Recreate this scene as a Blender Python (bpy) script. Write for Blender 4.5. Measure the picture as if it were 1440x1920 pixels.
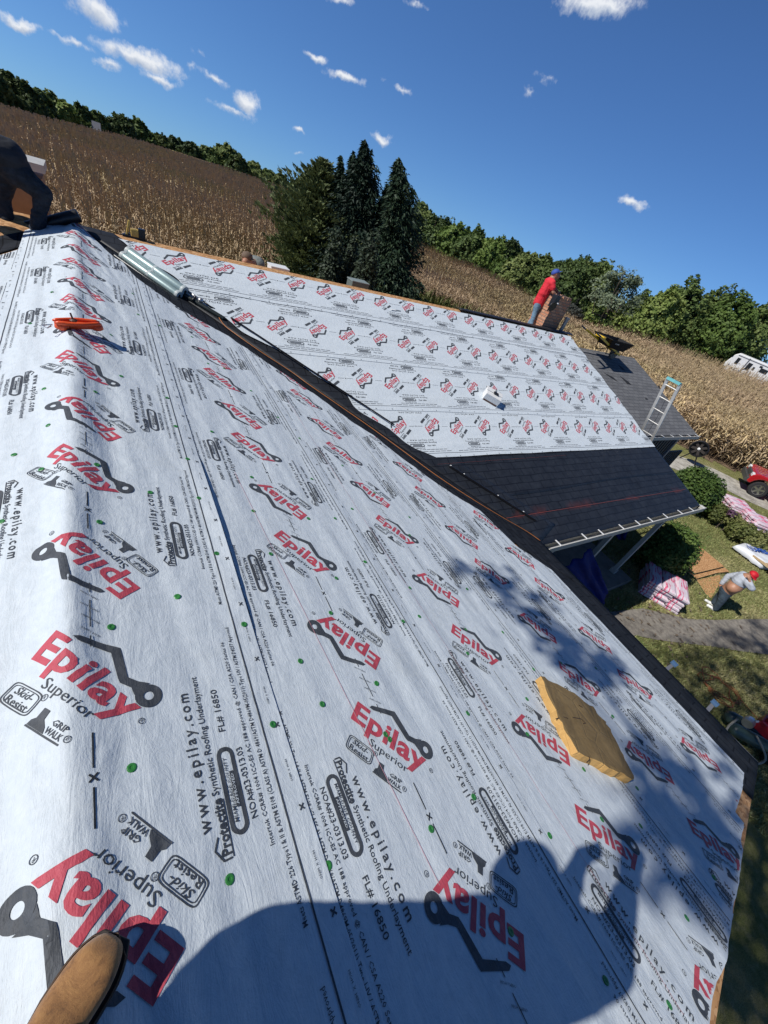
import bpy, bmesh, math, random
import numpy as np
from mathutils import Vector, Matrix
for o in list(bpy.data.objects): bpy.data.objects.remove(o)
PI = math.pi
rng = np.random.default_rng(7); random.seed(7)
SC = bpy.context.scene; COL = SC.collection
# ------------------------------------------------------------------ camera
F = 735.59
CR = np.array([[0.8398454,-0.111417,0.5312682],[-0.4607538,-0.6637656,0.5891699],[0.286994,-0.7395955,-0.6087964]])
_u,_s,_v = np.linalg.svd(CR); CR = _u@_v
CC = np.array([0.2704,0.0,1.6])
cd = bpy.data.cameras.new("camera"); cam = bpy.data.objects.new("camera", cd); COL.objects.link(cam)
m4 = np.eye(4); m4[:3,0]=CR[:,0]; m4[:3,1]=-CR[:,1]; m4[:3,2]=-CR[:,2]; m4[:3,3]=CC
cam.matrix_world = Matrix(m4.tolist())
cd.sensor_fit='VERTICAL'; cd.sensor_height=32; cd.lens=F/1920*32; cd.clip_start=0.02; cd.clip_end=4000
SC.camera = cam
def ray(p): return CR@np.array([p[0]-720.0,p[1]-960.0,F])
def hit(p,n,d):
    v=ray(p); n=np.array(n,float); return CC+v*((d-n@CC)/(n@v))
def gz(p,z): return hit(p,(0,0,1),z)
def azel(p):
    v=ray(p); v=v/np.linalg.norm(v); return math.degrees(math.atan2(v[0],v[1])), math.degrees(math.asin(v[2]))
# ------------------------------------------------------------------ measures
T=0.3237; KS=math.sqrt(1+T*T)       # roof pitch of the main wing
T2=0.3163; KW=math.sqrt(1+T2*T2)     # roof pitch of the cross wing
E_=5.542; W=7.846; G=11.536; B=1.154; FW=5.671; YE=W-FW   # eave run, cross ridge y, gable x, rake, cross run, cross eave y
GZ=-4.6
LD=np.array([0.90,-0.23,-1.0]); LD/=np.linalg.norm(LD)   # light direction
# ------------------------------------------------------------------ materials helpers
def new_mat(name):
    m=bpy.data.materials.new(name); m.use_nodes=True; nt=m.node_tree
    return m,nt,nt.nodes['Principled BSDF']
def N(nt,t,**kw):
    n=nt.nodes.new(t)
    for k,v in kw.items():
        if k.startswith('i_'):
            n.inputs[int(k[2:]) if k[2:].isdigit() else k[2:].replace('_',' ')].default_value=v
        else: setattr(n,k,v)
    return n
def ramp(nt,stops,fac=None):
    r=nt.nodes.new('ShaderNodeValToRGB'); cr=r.color_ramp
    while len(cr.elements)<len(stops): cr.elements.new(.5)
    for e,(p,c) in zip(cr.elements,stops):
        e.position=p; e.color=(c[0],c[1],c[2],1)
    if fac is not None: nt.links.new(fac,r.inputs[0])
    return r
def noise(nt,scale,detail=4,rough=.5,vec=None,dist=0):
    n=nt.nodes.new('ShaderNodeTexNoise'); n.inputs['Scale'].default_value=scale; n.inputs['Detail'].default_value=detail
    n.inputs['Roughness'].default_value=rough; n.inputs['Distortion'].default_value=dist
    if vec is not None: nt.links.new(vec,n.inputs['Vector'])
    return n
def mapping(nt,scale=(1,1,1),rot=(0,0,0),src='Object'):
    tc=nt.nodes.new('ShaderNodeTexCoord'); mp=nt.nodes.new('ShaderNodeMapping')
    mp.inputs['Scale'].default_value=scale; mp.inputs['Rotation'].default_value=rot
    nt.links.new(tc.outputs[src],mp.inputs['Vector']); return mp.outputs[0]
def bump(nt,bsdf,h,strength=.3,dist=.01,prev=None):
    b=nt.nodes.new('ShaderNodeBump'); b.inputs['Strength'].default_value=strength; b.inputs['Distance'].default_value=dist
    nt.links.new(h,b.inputs['Height'])
    if prev is not None: nt.links.new(prev,b.inputs['Normal'])
    nt.links.new(b.outputs[0],bsdf.inputs['Normal']); return b.outputs[0]
def simple(name,col,rough=.6,metal=0,var=.15,scale=8,bumpd=.003,coat=0,spec=.5):
    m,nt,b=new_mat(name)
    vec=mapping(nt); n=noise(nt,scale,5,.6,vec)
    lo=[max(0,c*(1-var)) for c in col]; hi=[min(1,c*(1+var)) for c in col]
    r=ramp(nt,[(.3,lo),(.7,hi)],n.outputs[0]); nt.links.new(r.outputs[0],b.inputs['Base Color'])
    b.inputs['Roughness'].default_value=rough; b.inputs['Metallic'].default_value=metal
    b.inputs['Coat Weight'].default_value=coat; b.inputs['Specular IOR Level'].default_value=spec
    if bumpd: 
        n2=noise(nt,scale*6,3,.5,vec); bump(nt,b,n2.outputs[0],.4,bumpd)
    return m
# ------------------------------------------------------------------ sky + sun
wd=bpy.data.worlds.new("World"); SC.world=wd; wd.use_nodes=True; wn=wd.node_tree; wn.nodes.clear()
sun_el=math.asin(-LD[2]); sun_dir=-LD
def build_world():
    L=wn.links
    tc=wn.nodes.new('ShaderNodeTexCoord')
    up=N(wn,'ShaderNodeVectorMath',operation='ADD'); up.inputs[1].default_value=(0,0,.11); L.new(tc.outputs['Generated'],up.inputs[0])
    nm=N(wn,'ShaderNodeVectorMath',operation='NORMALIZE'); L.new(up.outputs[0],nm.inputs[0])
    sky=N(wn,'ShaderNodeTexSky'); sky.sky_type='NISHITA'; sky.sun_disc=False
    sky.sun_elevation=sun_el; sky.sun_rotation=math.atan2(sun_dir[0],sun_dir[1]); sky.altitude=200; sky.air_density=1.0; sky.dust_density=.25; sky.ozone_density=3.0
    L.new(nm.outputs[0],sky.inputs['Vector'])
    # clear deep blue tint; darkening towards the zenith is added to lower fill in shadows
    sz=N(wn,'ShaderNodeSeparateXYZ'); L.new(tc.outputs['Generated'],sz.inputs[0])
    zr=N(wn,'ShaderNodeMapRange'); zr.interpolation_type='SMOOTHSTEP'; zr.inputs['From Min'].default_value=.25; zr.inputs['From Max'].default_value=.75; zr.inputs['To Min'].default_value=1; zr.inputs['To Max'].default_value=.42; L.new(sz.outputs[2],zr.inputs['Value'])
    t1=N(wn,'ShaderNodeVectorMath',operation='MULTIPLY'); t1.inputs[1].default_value=(.52,.80,1.17); L.new(sky.outputs[0],t1.inputs[0])
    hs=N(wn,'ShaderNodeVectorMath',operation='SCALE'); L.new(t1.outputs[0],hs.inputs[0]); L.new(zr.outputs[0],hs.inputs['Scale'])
    # cloud coordinates: the view direction nudged by noise
    nz=noise(wn,22,5,.6,tc.outputs['Generated'])
    sb=N(wn,'ShaderNodeVectorMath',operation='SUBTRACT'); sb.inputs[1].default_value=(.5,.5,.5); L.new(nz.outputs['Color'],sb.inputs[0])
    scn=N(wn,'ShaderNodeVectorMath',operation='SCALE'); scn.inputs['Scale'].default_value=.035; L.new(sb.outputs[0],scn.inputs[0])
    pv=N(wn,'ShaderNodeVectorMath',operation='ADD'); L.new(tc.outputs['Generated'],pv.inputs[0]); L.new(scn.outputs[0],pv.inputs[1])
    clouds=[(178,20,58,24,32,1),(40,45,46,10,27,.9),(130,80,50,9,22,.6),(262,110,88,19,22,1),(205,122,32,11,20,.8),(297,147,40,10,22,.8),(372,98,17,7,20,.35),
      (400,145,28,10,30,.75),(357,127,13,9,30,.5),(458,190,30,21,38,1.05),(438,208,44,9,18,.7),(592,109,30,10,17,.9),(647,145,36,11,15,.9),(560,249,16,6,20,.6),
      (557,290,10,4,15,.4),(718,261,21,10,25,.8),(758,170,16,8,20,.7),(724,150,7,6,20,.3),(1021,147,20,10,12,.35),(993,168,15,10,12,.5),(1185,378,30,11,18,.9),
      (1120,6,78,24,6,.95),(640,0,26,8,10,.6),(780,8,22,8,20,.5),(945,390,16,4,10,.15)]
    acc=None; accd=None
    for (x,y,a,b,ang,k) in clouds:
        c=ray((x,y)); c/=np.linalg.norm(c); ca,sa=math.cos(math.radians(ang)),math.sin(math.radians(ang))
        e1=ray((x+a*ca,y+a*sa)); e1/=np.linalg.norm(e1); e1-=c
        e2=ray((x-b*sa,y+b*ca)); e2/=np.linalg.norm(e2); e2-=c
        Mx=np.stack([e1,e2,c],1); inv=np.linalg.inv(Mx)   # coords of p in (e1,e2,c)
        d1=N(wn,'ShaderNodeVectorMath',operation='DOT_PRODUCT'); d1.inputs[1].default_value=inv[0]; L.new(pv.outputs[0],d1.inputs[0])
        d2=N(wn,'ShaderNodeVectorMath',operation='DOT_PRODUCT'); d2.inputs[1].default_value=inv[1]; L.new(pv.outputs[0],d2.inputs[0])
        d3=N(wn,'ShaderNodeVectorMath',operation='DOT_PRODUCT'); d3.inputs[1].default_value=inv[2]; L.new(tc.outputs['Generated'],d3.inputs[0])
        cb=N(wn,'ShaderNodeCombineXYZ'); L.new(d1.outputs['Value'],cb.inputs[0]); L.new(d2.outputs['Value'],cb.inputs[1])
        ln=N(wn,'ShaderNodeVectorMath',operation='LENGTH'); L.new(cb.outputs[0],ln.inputs[0])
        mr=N(wn,'ShaderNodeMapRange'); mr.clamp=True; mr.inputs['From Min'].default_value=1.25; mr.inputs['From Max'].default_value=.15
        mr.inputs['To Min'].default_value=0; mr.inputs['To Max'].default_value=k; L.new(ln.outputs['Value'],mr.inputs['Value'])
        gt=N(wn,'ShaderNodeMath',operation='GREATER_THAN'); gt.inputs[1].default_value=0; L.new(d3.outputs['Value'],gt.inputs[0])
        ml=N(wn,'ShaderNodeMath',operation='MULTIPLY'); L.new(mr.outputs[0],ml.inputs[0]); L.new(gt.outputs[0],ml.inputs[1])
        # underside shade weight: e2 points down in the cloud
        sh=N(wn,'ShaderNodeMath',operation='MULTIPLY'); L.new(ml.outputs[0],sh.inputs[0]); L.new(d2.outputs['Value'],sh.inputs[1])
        if acc is None: acc=ml.outputs[0]; accd=sh.outputs[0]
        else:
            mx=N(wn,'ShaderNodeMath',operation='MAXIMUM'); L.new(acc,mx.inputs[0]); L.new(ml.outputs[0],mx.inputs[1]); acc=mx.outputs[0]
            ad=N(wn,'ShaderNodeMath',operation='ADD'); L.new(accd,ad.inputs[0]); L.new(sh.outputs[0],ad.inputs[1]); accd=ad.outputs[0]
    n2=noise(wn,60,6,.65,tc.outputs['Generated'])
    mr=N(wn,'ShaderNodeMapRange'); mr.clamp=False; mr.inputs['From Min'].default_value=.2; mr.inputs['From Max'].default_value=.8; mr.inputs['To Min'].default_value=-.45; mr.inputs['To Max'].default_value=.35; L.new(n2.outputs[0],mr.inputs['Value'])
    ms=N(wn,'ShaderNodeMath',operation='GREATER_THAN'); ms.inputs[1].default_value=.001; L.new(acc,ms.inputs[0])
    ad=N(wn,'ShaderNodeMath',operation='ADD'); L.new(acc,ad.inputs[0]); L.new(mr.outputs[0],ad.inputs[1])
    den=N(wn,'ShaderNodeMapRange'); den.clamp=True; den.interpolation_type='SMOOTHSTEP'; den.inputs['From Min'].default_value=.02; den.inputs['From Max'].default_value=.85; L.new(ad.outputs[0],den.inputs['Value'])
    dm=N(wn,'ShaderNodeMath',operation='MULTIPLY'); L.new(den.outputs[0],dm.inputs[0]); L.new(ms.outputs[0],dm.inputs[1])
    cc=N(wn,'ShaderNodeMapRange'); cc.clamp=True; cc.inputs['From Min'].default_value=-.1; cc.inputs['From Max'].default_value=.35; cc.inputs['To Min'].default_value=1; cc.inputs['To Max'].default_value=.0; L.new(accd,cc.inputs['Value'])
    crp=ramp(wn,[(0,(4.6,5.3,6.6)),(1,(8.6,8.9,9.4))],cc.outputs[0])
    crp.color_ramp.elements[0].color=(4.8,5.6,7.0,1); crp.color_ramp.elements[1].color=(8.8,9.1,9.6,1)
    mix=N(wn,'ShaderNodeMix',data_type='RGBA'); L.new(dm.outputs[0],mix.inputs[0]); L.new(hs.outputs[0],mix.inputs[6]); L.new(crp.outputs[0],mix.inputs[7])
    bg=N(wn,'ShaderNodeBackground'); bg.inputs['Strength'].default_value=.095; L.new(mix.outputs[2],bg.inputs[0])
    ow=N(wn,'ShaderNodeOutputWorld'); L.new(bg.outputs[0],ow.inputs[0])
build_world()
sl=bpy.data.lights.new("sun",'SUN'); sl.energy=4.6; sl.angle=math.radians(.53); sl.color=(1.0,.965,.915)
so=bpy.data.objects.new("sun",sl); COL.objects.link(so); so.location=(-20,6,30)
so.rotation_euler=Vector(sun_dir.tolist()).to_track_quat('Z','Y').to_euler()
vs=SC.view_settings; vs.view_transform='Standard'; vs.look='None'; vs.gamma=1; vs.exposure=0.0; vs.use_curve_mapping=False
SC.cycles.max_bounces=6; SC.cycles.transparent_max_bounces=8
# ------------------------------------------------------------------ object helpers
def tag(o,label=None,cat=None,group=None,kind=None):
    if label: o['label']=label
    if cat: o['category']=cat
    if group: o['group']=group
    if kind: o['kind']=kind
    return o
def thing(name,label,cat,loc=(0,0,0),rot=(0,0,0),group=None):
    o=bpy.data.objects.new(name,None); o.empty_display_size=.2; COL.objects.link(o); o.location=loc; o.rotation_euler=rot
    tag(o,label,cat,group); return o
def raw_mesh(name,V,Fc,mats,mi=None,smooth=False,fsize=None):
    """V (n,3) array; Fc list of faces, or (m,k) int array."""
    me=bpy.data.meshes.new(name)
    V=np.asarray(V,dtype=np.float32)
    if isinstance(Fc,np.ndarray):
        m,k=Fc.shape
        me.vertices.add(len(V)); me.vertices.foreach_set('co',V.ravel())
        me.loops.add(m*k); me.loops.foreach_set('vertex_index',Fc.astype(np.int32).ravel())
        me.polygons.add(m); me.polygons.foreach_set('loop_start',np.arange(0,m*k,k,dtype=np.int32))
        try: me.polygons.foreach_set('loop_total',np.full(m,k,dtype=np.int32))
        except Exception: pass
        me.update(calc_edges=True)
    else:
        me.from_pydata(V.tolist(),[],Fc)
    for mt in (mats if isinstance(mats,(list,tuple)) else [mats]): me.materials.append(mt)
    if mi is not None: me.polygons.foreach_set('material_index',np.asarray(mi,dtype=np.int32))
    if smooth: me.polygons.foreach_set('use_smooth',np.ones(len(me.polygons),dtype=bool))
    me.update(); return me
def link(name,me,parent=None,world=False):
    o=bpy.data.objects.new(name,me); COL.objects.link(o)
    if parent is not None:
        o.parent=parent
        if world:   # mesh written in world coordinates under an un-rotated empty (or a part that already is)
            w=parent
            off=Vector((0,0,0))
            while w is not None: off+=Vector(w.location); w=w.parent
            o.location=-off
    return o
class MB:
    def __init__(s): s.v=[]; s.f=[]; s.m=[]
    def add(s,V,Fs,mi=0):
        b=len(s.v); s.v.extend([tuple(map(float,p)) for p in V]); s.f.extend([tuple(int(i)+b for i in f) for f in Fs]); s.m.extend([mi]*len(Fs)); return s
    def box(s,c,d,mi=0,R=None):
        c=np.array(c,float); h=np.array(d,float)/2
        P=np.array([(x,y,z) for x in(-1,1) for y in(-1,1) for z in(-1,1)])*h
        if R is not None: P=P@np.array(R).T
        return s.add(P+c,[(0,1,3,2),(4,6,7,5),(0,4,5,1),(2,3,7,6),(0,2,6,4),(1,5,7,3)],mi)
    def beam(s,p,q,w,h,mi=0,up=(0,0,1)):
        p=np.array(p,float); q=np.array(q,float); a=q-p; L=np.linalg.norm(a); a/=L
        u=np.array(up,float); sd=np.cross(a,u); 
        if np.linalg.norm(sd)<1e-4: sd=np.cross(a,(1,0,0))
        sd/=np.linalg.norm(sd); u=np.cross(sd,a)
        return s.box((p+q)/2,(L,w,h),mi,np.stack([a,sd,u],1))
    def tube(s,pts,r,n=8,mi=0,cap=True):
        pts=[np.array(p,float) for p in pts]; rs=r if isinstance(r,(list,tuple,np.ndarray)) else [r]*len(pts)
        V=[];prev=None
        for i,p in enumerate(pts):
            a=pts[min(i+1,len(pts)-1)]-pts[max(i-1,0)]; a/=max(1e-9,np.linalg.norm(a))
            if prev is None:
                ref=np.array((0,0,1.)) if abs(a[2])<.9 else np.array((1.,0,0)); x=np.cross(a,ref)
            else: x=prev-a*(prev@a)
            x/=max(1e-9,np.linalg.norm(x)); y=np.cross(a,x); prev=x
            for k in range(n):
                t=2*PI*k/n; V.append(p+rs[i]*(math.cos(t)*x+math.sin(t)*y))
        Fs=[]
        for i in range(len(pts)-1):
            for k in range(n):
                k2=(k+1)%n; Fs.append((i*n+k,i*n+k2,(i+1)*n+k2,(i+1)*n+k))
        if cap: Fs.append(tuple(range(n-1,-1,-1))); Fs.append(tuple((len(pts)-1)*n+k for k in range(n)))
        return s.add(V,Fs,mi)
    def lathe(s,prof,n=16,mi=0,o=(0,0,0),R=None):
        V=[];Fs=[]
        for (r,z) in prof:
            for k in range(n):
                t=2*PI*k/n; V.append((r*math.cos(t),r*math.sin(t),z))
        V=np.array(V)
        if R is not None: V=V@np.array(R).T
        V=V+np.array(o)
        for i in range(len(prof)-1):
            for k in range(n):
                k2=(k+1)%n; Fs.append((i*n+k,i*n+k2,(i+1)*n+k2,(i+1)*n+k))
        Fs.append(tuple(range(n-1,-1,-1))); Fs.append(tuple((len(prof)-1)*n+k for k in range(n)))
        return s.add(V,Fs,mi)
    def prism(s,poly,dirv,mi=0):
        """poly: 3-D points of a planar outline, extruded by vector dirv"""
        n=len(poly); P=[np.array(p,float) for p in poly]; Q=[p+np.array(dirv,float) for p in P]
        Fs=[tuple(range(n-1,-1,-1)),tuple(range(n,2*n))]+[(i,(i+1)%n,(i+1)%n+n,i+n) for i in range(n)]
        return s.add(P+Q,Fs,mi)
    def build(s,name,mats,parent=None,smooth=False,bevel=0,world=False,fixn=True):
        me=raw_mesh(name,np.array(s.v),s.f,mats,s.m,smooth)
        if fixn:
            bm=bmesh.new(); bm.from_mesh(me); bmesh.ops.recalc_face_normals(bm,faces=bm.faces); bm.to_mesh(me); bm.free()
        o=link(name,me,parent,world)
        if bevel:
            b=o.modifiers.new('bevel','BEVEL'); b.width=bevel; b.segments=2; b.limit_method='ANGLE'
        return o
def axes_from(z,x=(1,0,0)):
    z=np.array(z,float); z/=np.linalg.norm(z); x=np.array(x,float); x=x-z*(x@z); x/=np.linalg.norm(x); return np.stack([x,np.cross(z,x),z],1)
def vnoise(x,y,seed=0):
    x=np.asarray(x,float); y=np.asarray(y,float); xi=np.floor(x).astype(np.int64); yi=np.floor(y).astype(np.int64); fx=x-xi; fy=y-yi
    fx=fx*fx*(3-2*fx); fy=fy*fy*(3-2*fy)
    def h(a,b):
        n=(a*374761393+b*668265263+seed*974634777)&0x7fffffff; n=(n^(n>>13))*1274126177&0x7fffffff; return ((n^(n>>16))&0xffff)/65535.0
    return (h(xi,yi)*(1-fx)+h(xi+1,yi)*fx)*(1-fy)+(h(xi,yi+1)*(1-fx)+h(xi+1,yi+1)*fx)*fy
def vn3(P,seed=0):
    P=np.asarray(P,float); i=np.floor(P).astype(np.int64); f=P-i; f=f*f*(3-2*f)
    def h(a,b,c): n=(a*374761393+b*668265263+c*2147483647+seed*974634777)&0x7fffffff; n=((n^(n>>13))*1274126177)&0x7fffffff; return ((n^(n>>16))&0xffff)/65535.0
    x,y,z=i[:,0],i[:,1],i[:,2]; l=lambda a,b,t:a+(b-a)*t
    return l(l(l(h(x,y,z),h(x+1,y,z),f[:,0]),l(h(x,y+1,z),h(x+1,y+1,z),f[:,0]),f[:,1]),l(l(h(x,y,z+1),h(x+1,y,z+1),f[:,0]),l(h(x,y+1,z+1),h(x+1,y+1,z+1),f[:,0]),f[:,1]),f[:,2])
def grid_faces(nx,ny):
    i=np.arange(nx-1)[:,None]*ny+np.arange(ny-1)[None,:]; i=i.ravel(); return np.stack([i,i+ny,i+ny+1,i+1],1)
# smooth continuous bodies: tapered capsules fused by a voxel remesh
def blob(name,caps,mats,parent,voxel=.02,sm=4,world=True,fold_=None):
    mb=MB()
    for c in caps:
        p,q,r1,r2=np.array(c[0],float),np.array(c[1],float),c[2],c[3]; w=c[4] if len(c)>4 else 1.0; side=np.array(c[5],float) if len(c)>5 else None
        a=q-p; L=np.linalg.norm(a)
        if L<1e-5: a=np.array((0,0,1.)); L=1e-5; q=p+a*L
        else: a/=L
        if side is None: side=np.cross(a,(0,0,1.)) if abs(a[2])<.95 else np.array((1.,0,0))
        x=side-a*(side@a); x/=np.linalg.norm(x); y=np.cross(a,x); n=14; V=[];rings=[]
        for k in range(1,6): t=PI/2*(k/6-1); rings.append((p+a*r1*math.sin(t),r1*math.cos(t)))
        for k in range(0,5): t=k/4; rings.append((p+a*L*t,r1+(r2-r1)*t))
        for k in range(1,6): t=PI/2*k/6; rings.append((q+a*r2*math.sin(t),r2*math.cos(t)))
        for (o,r) in rings:
            for j in range(n): t=2*PI*j/n; V.append(o+x*r*w*math.cos(t)+y*r*math.sin(t))
        Fs=[]
        for i in range(len(rings)-1):
            for j in range(n): j2=(j+1)%n; Fs.append((i*n+j,i*n+j2,(i+1)*n+j2,(i+1)*n+j))
        Fs.append(tuple(range(n-1,-1,-1))); Fs.append(tuple((len(rings)-1)*n+j for j in range(n)))
        mb.add(V,Fs)
    me=raw_mesh(name,np.array(mb.v),mb.f,mats)
    o=bpy.data.objects.new(name,me); COL.objects.link(o)
    rm=o.modifiers.new('r','REMESH'); rm.mode='VOXEL'; rm.voxel_size=voxel; rm.use_smooth_shade=True
    s=o.modifiers.new('s','SMOOTH'); s.factor=.5; s.iterations=sm
    dg=bpy.context.evaluated_depsgraph_get(); ev=o.evaluated_get(dg); me2=bpy.data.meshes.new_from_object(ev)
    bpy.data.objects.remove(o); me2.name=name
    if fold_ is None: fold_=0 if name=='body' else .011
    if fold_:
        n_=len(me2.vertices); co=np.empty(n_*3); me2.vertices.foreach_get('co',co); co=co.reshape(-1,3); nr=np.array([v.normal[:] for v in me2.vertices]); q=co*np.array((9,9,17)); k=(np.abs(vn3(q+7,11)-.5)*2-.45)+.5*(np.abs(vn3(q*2.1,12)-.5)*2-.45); co=co+nr*(k*fold_)[:,None]; me2.vertices.foreach_set('co',co.astype(np.float32).ravel()); me2.update()
    if not me2.materials: 
        for mt in (mats if isinstance(mats,(list,tuple)) else [mats]): me2.materials.append(mt)
    return link(name,me2,parent,world)
# text -> flat triangles
_tc={}
def text2d(s,size=1.0,bold=0,shear=0,xs=1.0,spacing=1.0,res=3):
    k=(s,bold,shear,spacing,res)
    if k not in _tc:
        c=bpy.data.curves.new('t','FONT'); c.body=s; c.size=1; c.offset=bold; c.shear=shear; c.space_character=spacing; c.resolution_u=res; c.fill_mode='FRONT'
        o=bpy.data.objects.new('t',c); COL.objects.link(o); dg=bpy.context.evaluated_depsgraph_get(); ev=o.evaluated_get(dg); me=ev.to_mesh()
        me.calc_loop_triangles(); V=np.array([v.co[:2] for v in me.vertices]).reshape(-1,2); Tt=np.array([t.vertices[:] for t in me.loop_triangles]).reshape(-1,3)
        ev.to_mesh_clear(); bpy.data.objects.remove(o); bpy.data.curves.remove(c)
        _tc[k]=(V,Tt)
    V,Tt=_tc[k]; V=V.copy(); V[:,0]*=xs; return V*size,Tt
def text_fit(s,length,height,**kw):
    """text scaled so that capitals are `height` tall and the line is `length` long, origin at its left end on the baseline"""
    V,Tt=text2d(s,**kw); cap=text2d('E',**{k:v for k,v in kw.items() if k in('bold','res')})[0]; ch=cap[:,1].max()-max(0,cap[:,1].min())
    V=V.copy(); V[:,0]-=V[:,0].min(); V[:,0]*=length/V[:,0].max(); V[:,1]*=height/ch; return V,Tt
# ------------------------------------------------------------------ terrain
AZT=[-180,-60,-12,-5,6,18,34,42,50,56,65,75,95,180]
ELT=[-4.0,-4.0,-4.2,-4.1,-3.3,-3.1,-3.65,-3.6,-4.1,-4.6,-3.7,-2.7,-3.5,-4.0]
DT =[ 85,  85,  82,  88,125,125,  85,  70,  62,  58,  62,  72,  75,  85]
def far_edge(az):
    D=np.interp(az,AZT,DT); return D, 1.6-D*np.tan(np.radians(-np.interp(az,AZT,ELT)))-2.3
def ground_z(x,y):
    x=np.asarray(x,float); y=np.asarray(y,float); r=np.hypot(x-CC[0],y); az=np.degrees(np.arctan2(x-CC[0],y)); D,zD=far_edge(az)
    k=np.clip((r-30)/(D-30),0,1); z=GZ+(zD-GZ)*k
    return np.where(r>D,zD-.045*(r-D),z)
def terrain():
    rs=np.concatenate([np.linspace(0,30,16),np.linspace(33,130,34),np.array([140,160,190,230,300,400,550,750])]); az=np.radians(np.linspace(-180,180,181))
    R_,A_=np.meshgrid(rs,az,indexing='ij'); X=CC[0]+R_*np.sin(A_); Y=R_*np.cos(A_); Z=ground_z(X,Y)
    Z=np.where(R_<30,GZ,Z); V=np.stack([X,Y,Z],-1).reshape(-1,3)
    m,nt,b=new_mat('lawn_grass'); vec=mapping(nt)
    n1=noise(nt,.55,4,.6,vec); n2=noise(nt,9,5,.7,vec); n3=noise(nt,70,3,.7,vec)
    a=ramp(nt,[(.35,(.14,.17,.055)),(.50,(.27,.26,.11)),(.64,(.46,.39,.22))],n1.outputs[0])
    c=ramp(nt,[(.3,(.12,.15,.04)),(.5,(.27,.27,.10)),(.75,(.52,.45,.27))],n2.outputs[0])
    mx=N(nt,'ShaderNodeMix',data_type='RGBA'); mx.inputs[0].default_value=.55; nt.links.new(a.outputs[0],mx.inputs[6]); nt.links.new(c.outputs[0],mx.inputs[7])
    mm=N(nt,'ShaderNodeMix',data_type='RGBA',blend_type='MULTIPLY'); mm.inputs[0].default_value=.8; d=ramp(nt,[(.3,(.45,.45,.42)),(.7,(1.25,1.25,1.2))],n3.outputs[0]); nt.links.new(mx.outputs[2],mm.inputs[6]); nt.links.new(d.outputs[0],mm.inputs[7])
    nt.links.new(mm.outputs[2],b.inputs['Base Color']); b.inputs['Roughness'].default_value=.95; b.inputs['Specular IOR Level'].default_value=.1
    bump(nt,b,n3.outputs[0],.9,.05)
    me=raw_mesh('ground',V,grid_faces(len(rs),181)[:,::-1].copy(),m,smooth=True); o=link('ground',me); tag(o,kind='structure'); return o
terrain()
# ------------------------------------------------------------------ roof geometry functions
def fold(v,u):
    """wrinkles of the sheets, metres; v down the slope, u along the roll"""
    k=1+1.6*np.exp(-(v/.35)**2)
    f=(vnoise(v*9,u*.7,1)-.5)*.011+(vnoise(v*17+u*2.2,u*1.6,2)-.5)*.006+(vnoise(v*34+u*6,u*11+v*14,3)-.5)*.0042
    g=vnoise(v*7-u*4.5,v*1.0+u*1.3,7); f=f+.010*np.clip(g-.58,0,1)*np.clip((vnoise(v*1.1+3,u*.9,8)-.35)*3,0,1)*(v>.75)
    return f*k
def main_surf(v,u,off=0.0,wr=1.0):
    """world point on the sheets of the main roof; v signed distance down from the ridge"""
    v=np.asarray(v,float); u=np.asarray(u,float); x=v/KS
    z=-T*(np.sqrt(x*x+.06**2)-.06)+.034*np.exp(-((x-.02)/.085)**2)*(1+.5*(vnoise(u*1.7,u*0+3,5)-.5))
    lift=.024*np.clip(np.sin(PI*np.clip((u-1.0)/1.5,0,1)),0,1)**.7*np.clip((v-.60)/.12,0,1)**1.1*(v<.8)*(off>.03)
    return np.stack([x,u,z+off+fold(v,u)*wr+lift],-1)
def wing_surf(v,u,off=0.0,wr=1.0):
    v=np.asarray(v,float); u=np.asarray(u,float)
    f=(vnoise(v*5,u*1.2,11)-.5)*.012+(vnoise(v*14+u,u*3.5,12)-.5)*.006
    return np.stack([u,W-v/KW,-T2*v/KW+off+f*wr],-1)
# ------------------------------------------------------------------ print of the sheets
def capsule(L,r,n=10):
    P=[(L/2-r+r*math.cos(a),r*math.sin(a)) for a in np.linspace(-PI/2,PI/2,n)]+[(-L/2+r+r*math.cos(a),r*math.sin(a)) for a in np.linspace(PI/2,1.5*PI,n)]
    P=np.array(P); return P,np.array([(0,i,i+1) for i in range(1,len(P)-1)])
def polytri(P): 
    P=np.array(P,float); from mathutils.geometry import tessellate_polygon
    return P,np.array(tessellate_polygon([[Vector((p[0],p[1],0)) for p in P]]))
def rectT(x0,y0,x1,y1): return np.array([(x0,y0),(x1,y0),(x1,y1),(x0,y1)],float),np.array([(0,1,2),(0,2,3)])
def band(P,w):
    """closed outline P thickened inwards/outwards by w as a ring"""
    P=np.array(P); n=len(P); c=P.mean(0); Q=c+(P-c)*(1-w/np.abs(P-c).max(0).clip(1e-6))
    V=np.concatenate([P,Q]); Tt=[]
    for i in range(n): j=(i+1)%n; Tt+= [(i,j,n+j),(i,n+j,n+i)]
    return V,np.array(Tt)
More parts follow.
